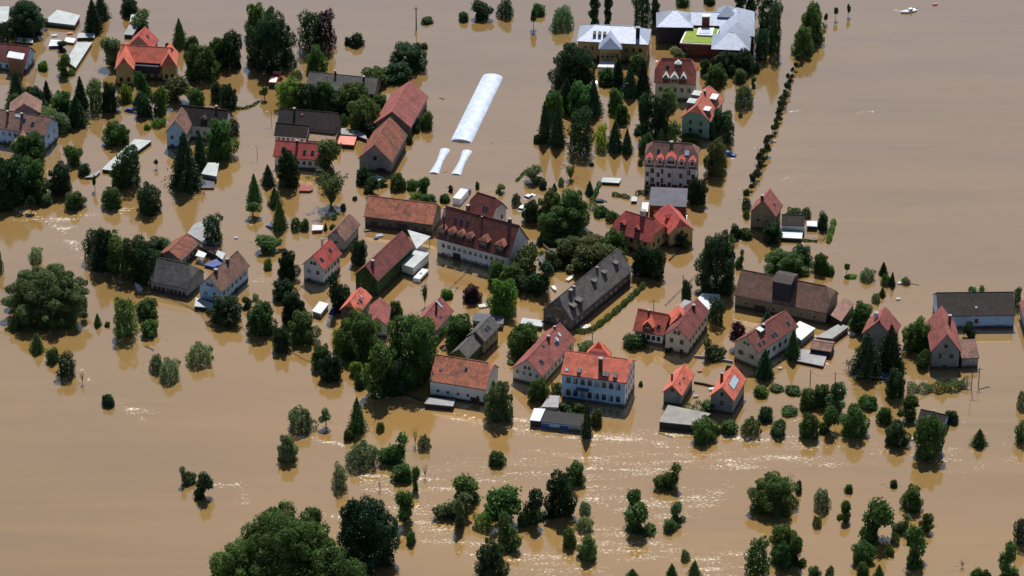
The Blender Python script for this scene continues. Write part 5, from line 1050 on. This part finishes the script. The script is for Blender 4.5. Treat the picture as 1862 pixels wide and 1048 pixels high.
# poles and street lamps
def pole(px, yt, yb, label, name='utility_pole', lamp=False, r=.13):
    s = scale_at(px, yb); H = (yb-yt)/(.866*s); rt = thing(name, px, yb, 0, label, 'street lamp' if lamp else 'pole', 'poles in the flood')
    m = MB(); m.tube((0,0,-1.5), (0,0,H), r, r*.7, 'metal_dark' if lamp else 'wood_grey', 7); m.build('post', rt); m = MB()
    if lamp: m.tube((0,0,H-.05), (-.9,0,H+.15), .05, .04, 'metal_dark', 5); m.build('arm', rt); m = MB(); m.box((-1.5,-.14,H+.08), (-.85,.14,H+.2), 'sheet_light'); m.build('lamp_head', rt)
    else: m.box((-.7,-.06,H-.6), (.7,.06,H-.48), 'wood_grey'); m.build('crossarm', rt) if H > 4 else None
pole(757,15,52, 'lone dark pole standing in open water at the top', r=.22)
pole(1766,652,706, 'taller of two thin poles below the low brown annex'); pole(1779,668,701, 'shorter of two thin poles below the low brown annex')
pole(1473,672,697, 'short pole in open water below the low flat grey shed'); pole(1518,677,700, 'short pole behind a loose grey-green tree, left of the two dark firs')
pole(1188.5,545,570, 'pole behind the small house with crossed orange roofs'); pole(1077,604,628, 'pole beside the hedge end behind the tall pale-blue building')
pole(1242,500,514, 'short pole by the small dark tree on the flooded street')
pole(468,268,288, 'curved street lamp left of the low red-roofed white house', 'street_lamp', True, .07); pole(494,205,226, 'street lamp left of the black-roofed farmhouse', 'street_lamp', True, .07)
pole(466,411,432, 'street lamp left of the bright red-roofed white house', 'street_lamp', True, .07); pole(1352,190,200, 'thin post behind the grey-green bush', r=.06) if False else None
pole(1379,272,292, 'thin lamp post beside the row of small trees, the upper one', 'street_lamp', True, .07); pole(1352,346,358, 'thin lamp post near the lower end of the row of small trees', 'street_lamp', True, .07)
# fences and walls just above the water
def fence(pts, label, h=.5, sp=2.2, m='wood_grey', cat='fence', rail=True, name='fence', panel=False):
    rt = thing(name, *pts[0], 0, label, cat); W = [at(*p)-rt.location for p in pts]; k = 0
    for p, q in zip(W, W[1:]):
        l = (q-p).length; n = max(1, int(l/sp)); e = (q-p)/l; o = Vector((-e.y, e.x, 0))
        rb = MB()
        if panel: rb.hexa([tuple(v) for v in (p+o*.15+Vector((0,0,-.6)), q+o*.15+Vector((0,0,-.6)), q-o*.15+Vector((0,0,-.6)), p-o*.15+Vector((0,0,-.6)), p+o*.15+Vector((0,0,h)), q+o*.15+Vector((0,0,h)), q-o*.15+Vector((0,0,h)), p-o*.15+Vector((0,0,h)))], m); rb.build('wall', rt)
        elif rail: rb.tube(p+Vector((0,0,h*.8)), q+Vector((0,0,h*.8)), .07, .07, m, 5); rb.build('rail', rt)
        if not panel:
            for i in range(n):
                if rng.random() < .85: v = p+e*(l*i/n); pb = MB(); pb.box((v.x-.07,v.y-.07,-.6), (v.x+.07,v.y+.07,h*rng.uniform(.8,1.2)), m); pb.build('post', rt)
fence([(291,540),(330,553),(352,564),(372,573)], 'thin fence line in the water below the blue-grey slate barn', .35)
fence([(424,590),(452,604),(488,624)], 'dark rail slanting through the water right of the light-blue gabled house', .5, m='metal_dark')
fence([(520,634),(548,652),(566,660)], 'fence line left of the round trees on the flood edge', .3)
fence([(712,712),(740,720),(768,730)], 'dark low wall left of the big weathered-orange barn', .5, m='dark_stone', cat='wall', panel=True, name='low_wall')
fence([(818,525),(838,506),(858,486)], 'long thin rail slanting from the bright green bush to the inn', .5, m='metal_dark')
fence([(1210,556),(1232,534),(1265,503)], 'long thin rail slanting along the flooded street', .45, m='metal_dark')
fence([(1217,474),(1228,463),(1240,452)], 'low wall slanting below the beige villa with the crossed red roof', .4, m='dark_stone', cat='wall', panel=True, name='low_wall')
fence([(1262,650),(1290,652),(1310,656),(1332,660)], 'low grey wall joining the cream gabled house and the white gabled house', .6, m='sheet_grey', cat='wall', panel=True, name='low_wall')
fence([(1262,697),(1280,700),(1300,705)], 'low wall joining the two small orange-roofed cottages', .5, m='brick', cat='wall', panel=True, name='low_wall')
fence([(1498,420),(1500,434),(1496,438),(1476,435)], 'white low fence around the small flooded yard', .4, m='trim_white')
fence([(1640,655),(1663,662)], 'short garden fence between the firs and the grey-gabled pink-roofed house', .5)
fence([(985,446),(1003,462)], 'grey board fence beside the dark board shed', .8, m='wood_grey', cat='wall', panel=True, name='board_wall')
fence([(1060,492),(1068,480),(1050,478)], 'pale garden wall behind the long grey slate building', .6, m='pale_board', cat='wall', panel=True, name='garden_wall')
fence([(0,352),(40,395),(110,414),(160,470)], 'line of drowned fence posts below the trees at the left edge', .25, sp=4, rail=False)
# debris
def log(px, py, b, L, label, r=.14, m='driftwood'):
    rt = thing('floating_log', px, py, dirang((px,py), b), label, 'log', 'driftwood'); mb = MB(); mb.tube((-L/2,0,.02), (L*.1,.08,.06), r, r*.8, m, 7); mb.tube((L*.1,.08,.06), (L/2,-.1,.1), r*.8, r*.4, m, 6)
    for k in range(4): mb.tube((L*(.2+.08*k),0,.08), (L*(.25+.08*k),.5*(-1)**k,.25), .05, .02, m, 4)
    o = mb.build('stem', rt)
log(272,634,(284,640), 3.2, 'dark floating log below the three leafy trees', .16, 'bark'); log(1790,706,(1800,703), 3.0, 'grey floating log right of the two thin poles', .13, 'wood_grey')
log(1660,517,(1672,519), 3.5, 'long pale floating trunk behind the white hall', .15); log(800,830,(806,831), 1.6, 'short log in the rapids below the big barn', .1) if False else None
log(803,180,(806,181), 1.8, 'small dark log in open water right of the bright red barn', .12, 'bark'); log(1450,765,(1462,760), 2.6, 'pale log among the bushes right of the solar cottage', .15, 'pale_board'); log(830,527,(836,517), 2.4, 'thin twisted branch beside the bright green bush', .08, 'bark')
log(1210,792,(1235,800), 4.0, 'dark branch caught in the foam below the concrete flat roof', .12, 'wood_grey')
def raft(px, py, sz, m, label, name='floating_crate', rz=.3, h=.4):
    rt = thing(name, px, py, rz, label, 'crate', 'floating crates and boards'); mb = MB(); mb.box((-sz/2,-sz/3,-.2), (sz/2,sz/3,h), m); mb.build('box', rt)
    for k in (-1, 0, 1):
        mb = MB(); mb.box((sz*.32*k-.06,-sz/3-.03,h), (sz*.32*k+.06,sz/3+.03,h+.05), 'driftwood'); mb.build('slat', rt)
for a in ((684,434,1.2,'paint_blue','small blue barrel-sized crate in the yard of the ivy-covered farmhouse'),(690,430,1.8,'sheet_light','pale grey crate in the farmyard behind the blue one'),(668,420,1.6,'trim_white','white crate at the foot of the long mottled-orange barn'),
          (602,391,1.8,'paint_white','white crate left of the tiny conifer behind the grey-brown barn'),(429,434,.9,'paint_white','tiny white crate floating between the tall dark farmyard tree and the lamp'),(1265,722,1.1,'sheet_light','pale blue crate between the two small orange-roofed cottages'),
          (1294,709,1.4,'paint_white','white crate at the end of the low wall by the solar cottage'),(1548,608,1.7,'paint_white','white crate in open water right of the slanting grey sheet roof'),(1633,545,1.1,'paint_white','white crate floating in open water above the firs'),
          (1418,671,1.0,'pale_board','pale board floating right of the pointed conifer by the white gabled house'),(1272,676,1.0,'salmon_sheet','pink board floating above the small orange-roofed cottage'),(1700,9,1.4,'salmon_sheet','orange-white board adrift at the very top right'),
          (1408,258,1.0,'pale_board','pale crate beside the row of small trees'),(1637,516,1.4,'paint_white','white crate beside the grey-green bush right of the small conifers'),(127,62,1.6,'salmon_sheet','reddish crate among the floating debris at top left'),(99,66,1.5,'paint_white','white crate among the floating debris at top left'),(74,70,1.3,'paint_white','small white crate left of the floating debris at top left'),
          (1658,800,1.0,'paint_white','white crate between the two large trees by the drowned roof'),(878,558,2.2,'pale_board','cream crate between the purple tree and the bright green tree'),(1065,596,2.6,'pale_board','cream garden roof beside the hedge end'),(110,186,1.2,'pale_board','pale crate on the water among the trees at upper left')):
    raft(*a[:4], a[4])

def cable(a, b, z, label):
    A, B = at(*a)+Vector((0,0,z)), at(*b)+Vector((0,0,z)); mb = MB(); n = 12; c = (A+B)/2; pr = None
    for i in range(n+1):
        f = i/n; p = A+(B-A)*f - c - Vector((0,0,1.2*4*f*(1-f)))
        if pr is not None: mb.tube(pr, p, .025, .025, 'metal_dark', 4)
        pr = p
    o = mb.build('cable'); o.location = c; tag(o, label, 'cable')
cable((1473,697),(1518,700), 3.4, 'thin cable between the two short poles below the low flat grey roof')
cable((1518,700),(1766,706), 3.4, 'long thin cable running past the firs to the taller thin pole')
cable((1766,706),(1779,701), 4.2, 'short thin cable joining the two thin poles below the low brown annex')
# bits of wood and reed that drift against walls and trees: nobody could count them
rs = np.random.RandomState(99); mb = MB(); C0 = at(931, 524)
spots = [(p[0], p[1]) for p in LAND] + [(t[0], t[2]-2) for t in TREES if t[1] > 130 and rs.uniform() < .5]
for (x, y) in spots:
    for _ in range(rs.randint(2, 9)):
        p = at(x + rs.normal()*16, y + rs.normal()*5) - C0; a = rs.uniform(0, 3.14); l = rs.uniform(.15, .8); q = Vector((math.cos(a)*l, math.sin(a)*l, .03))
        mb.tube(p-q+Vector((0,0,.02)), p+q+Vector((0,0,.03)), rs.uniform(.02,.07), .02, ('driftwood','wood_grey','pale_board','bark')[rs.randint(4)], 4)
o = mb.build('driftwood_scraps'); o.location = C0; tag(o, 'scraps of wood and reed drifting between the houses and trees', kind='stuff')
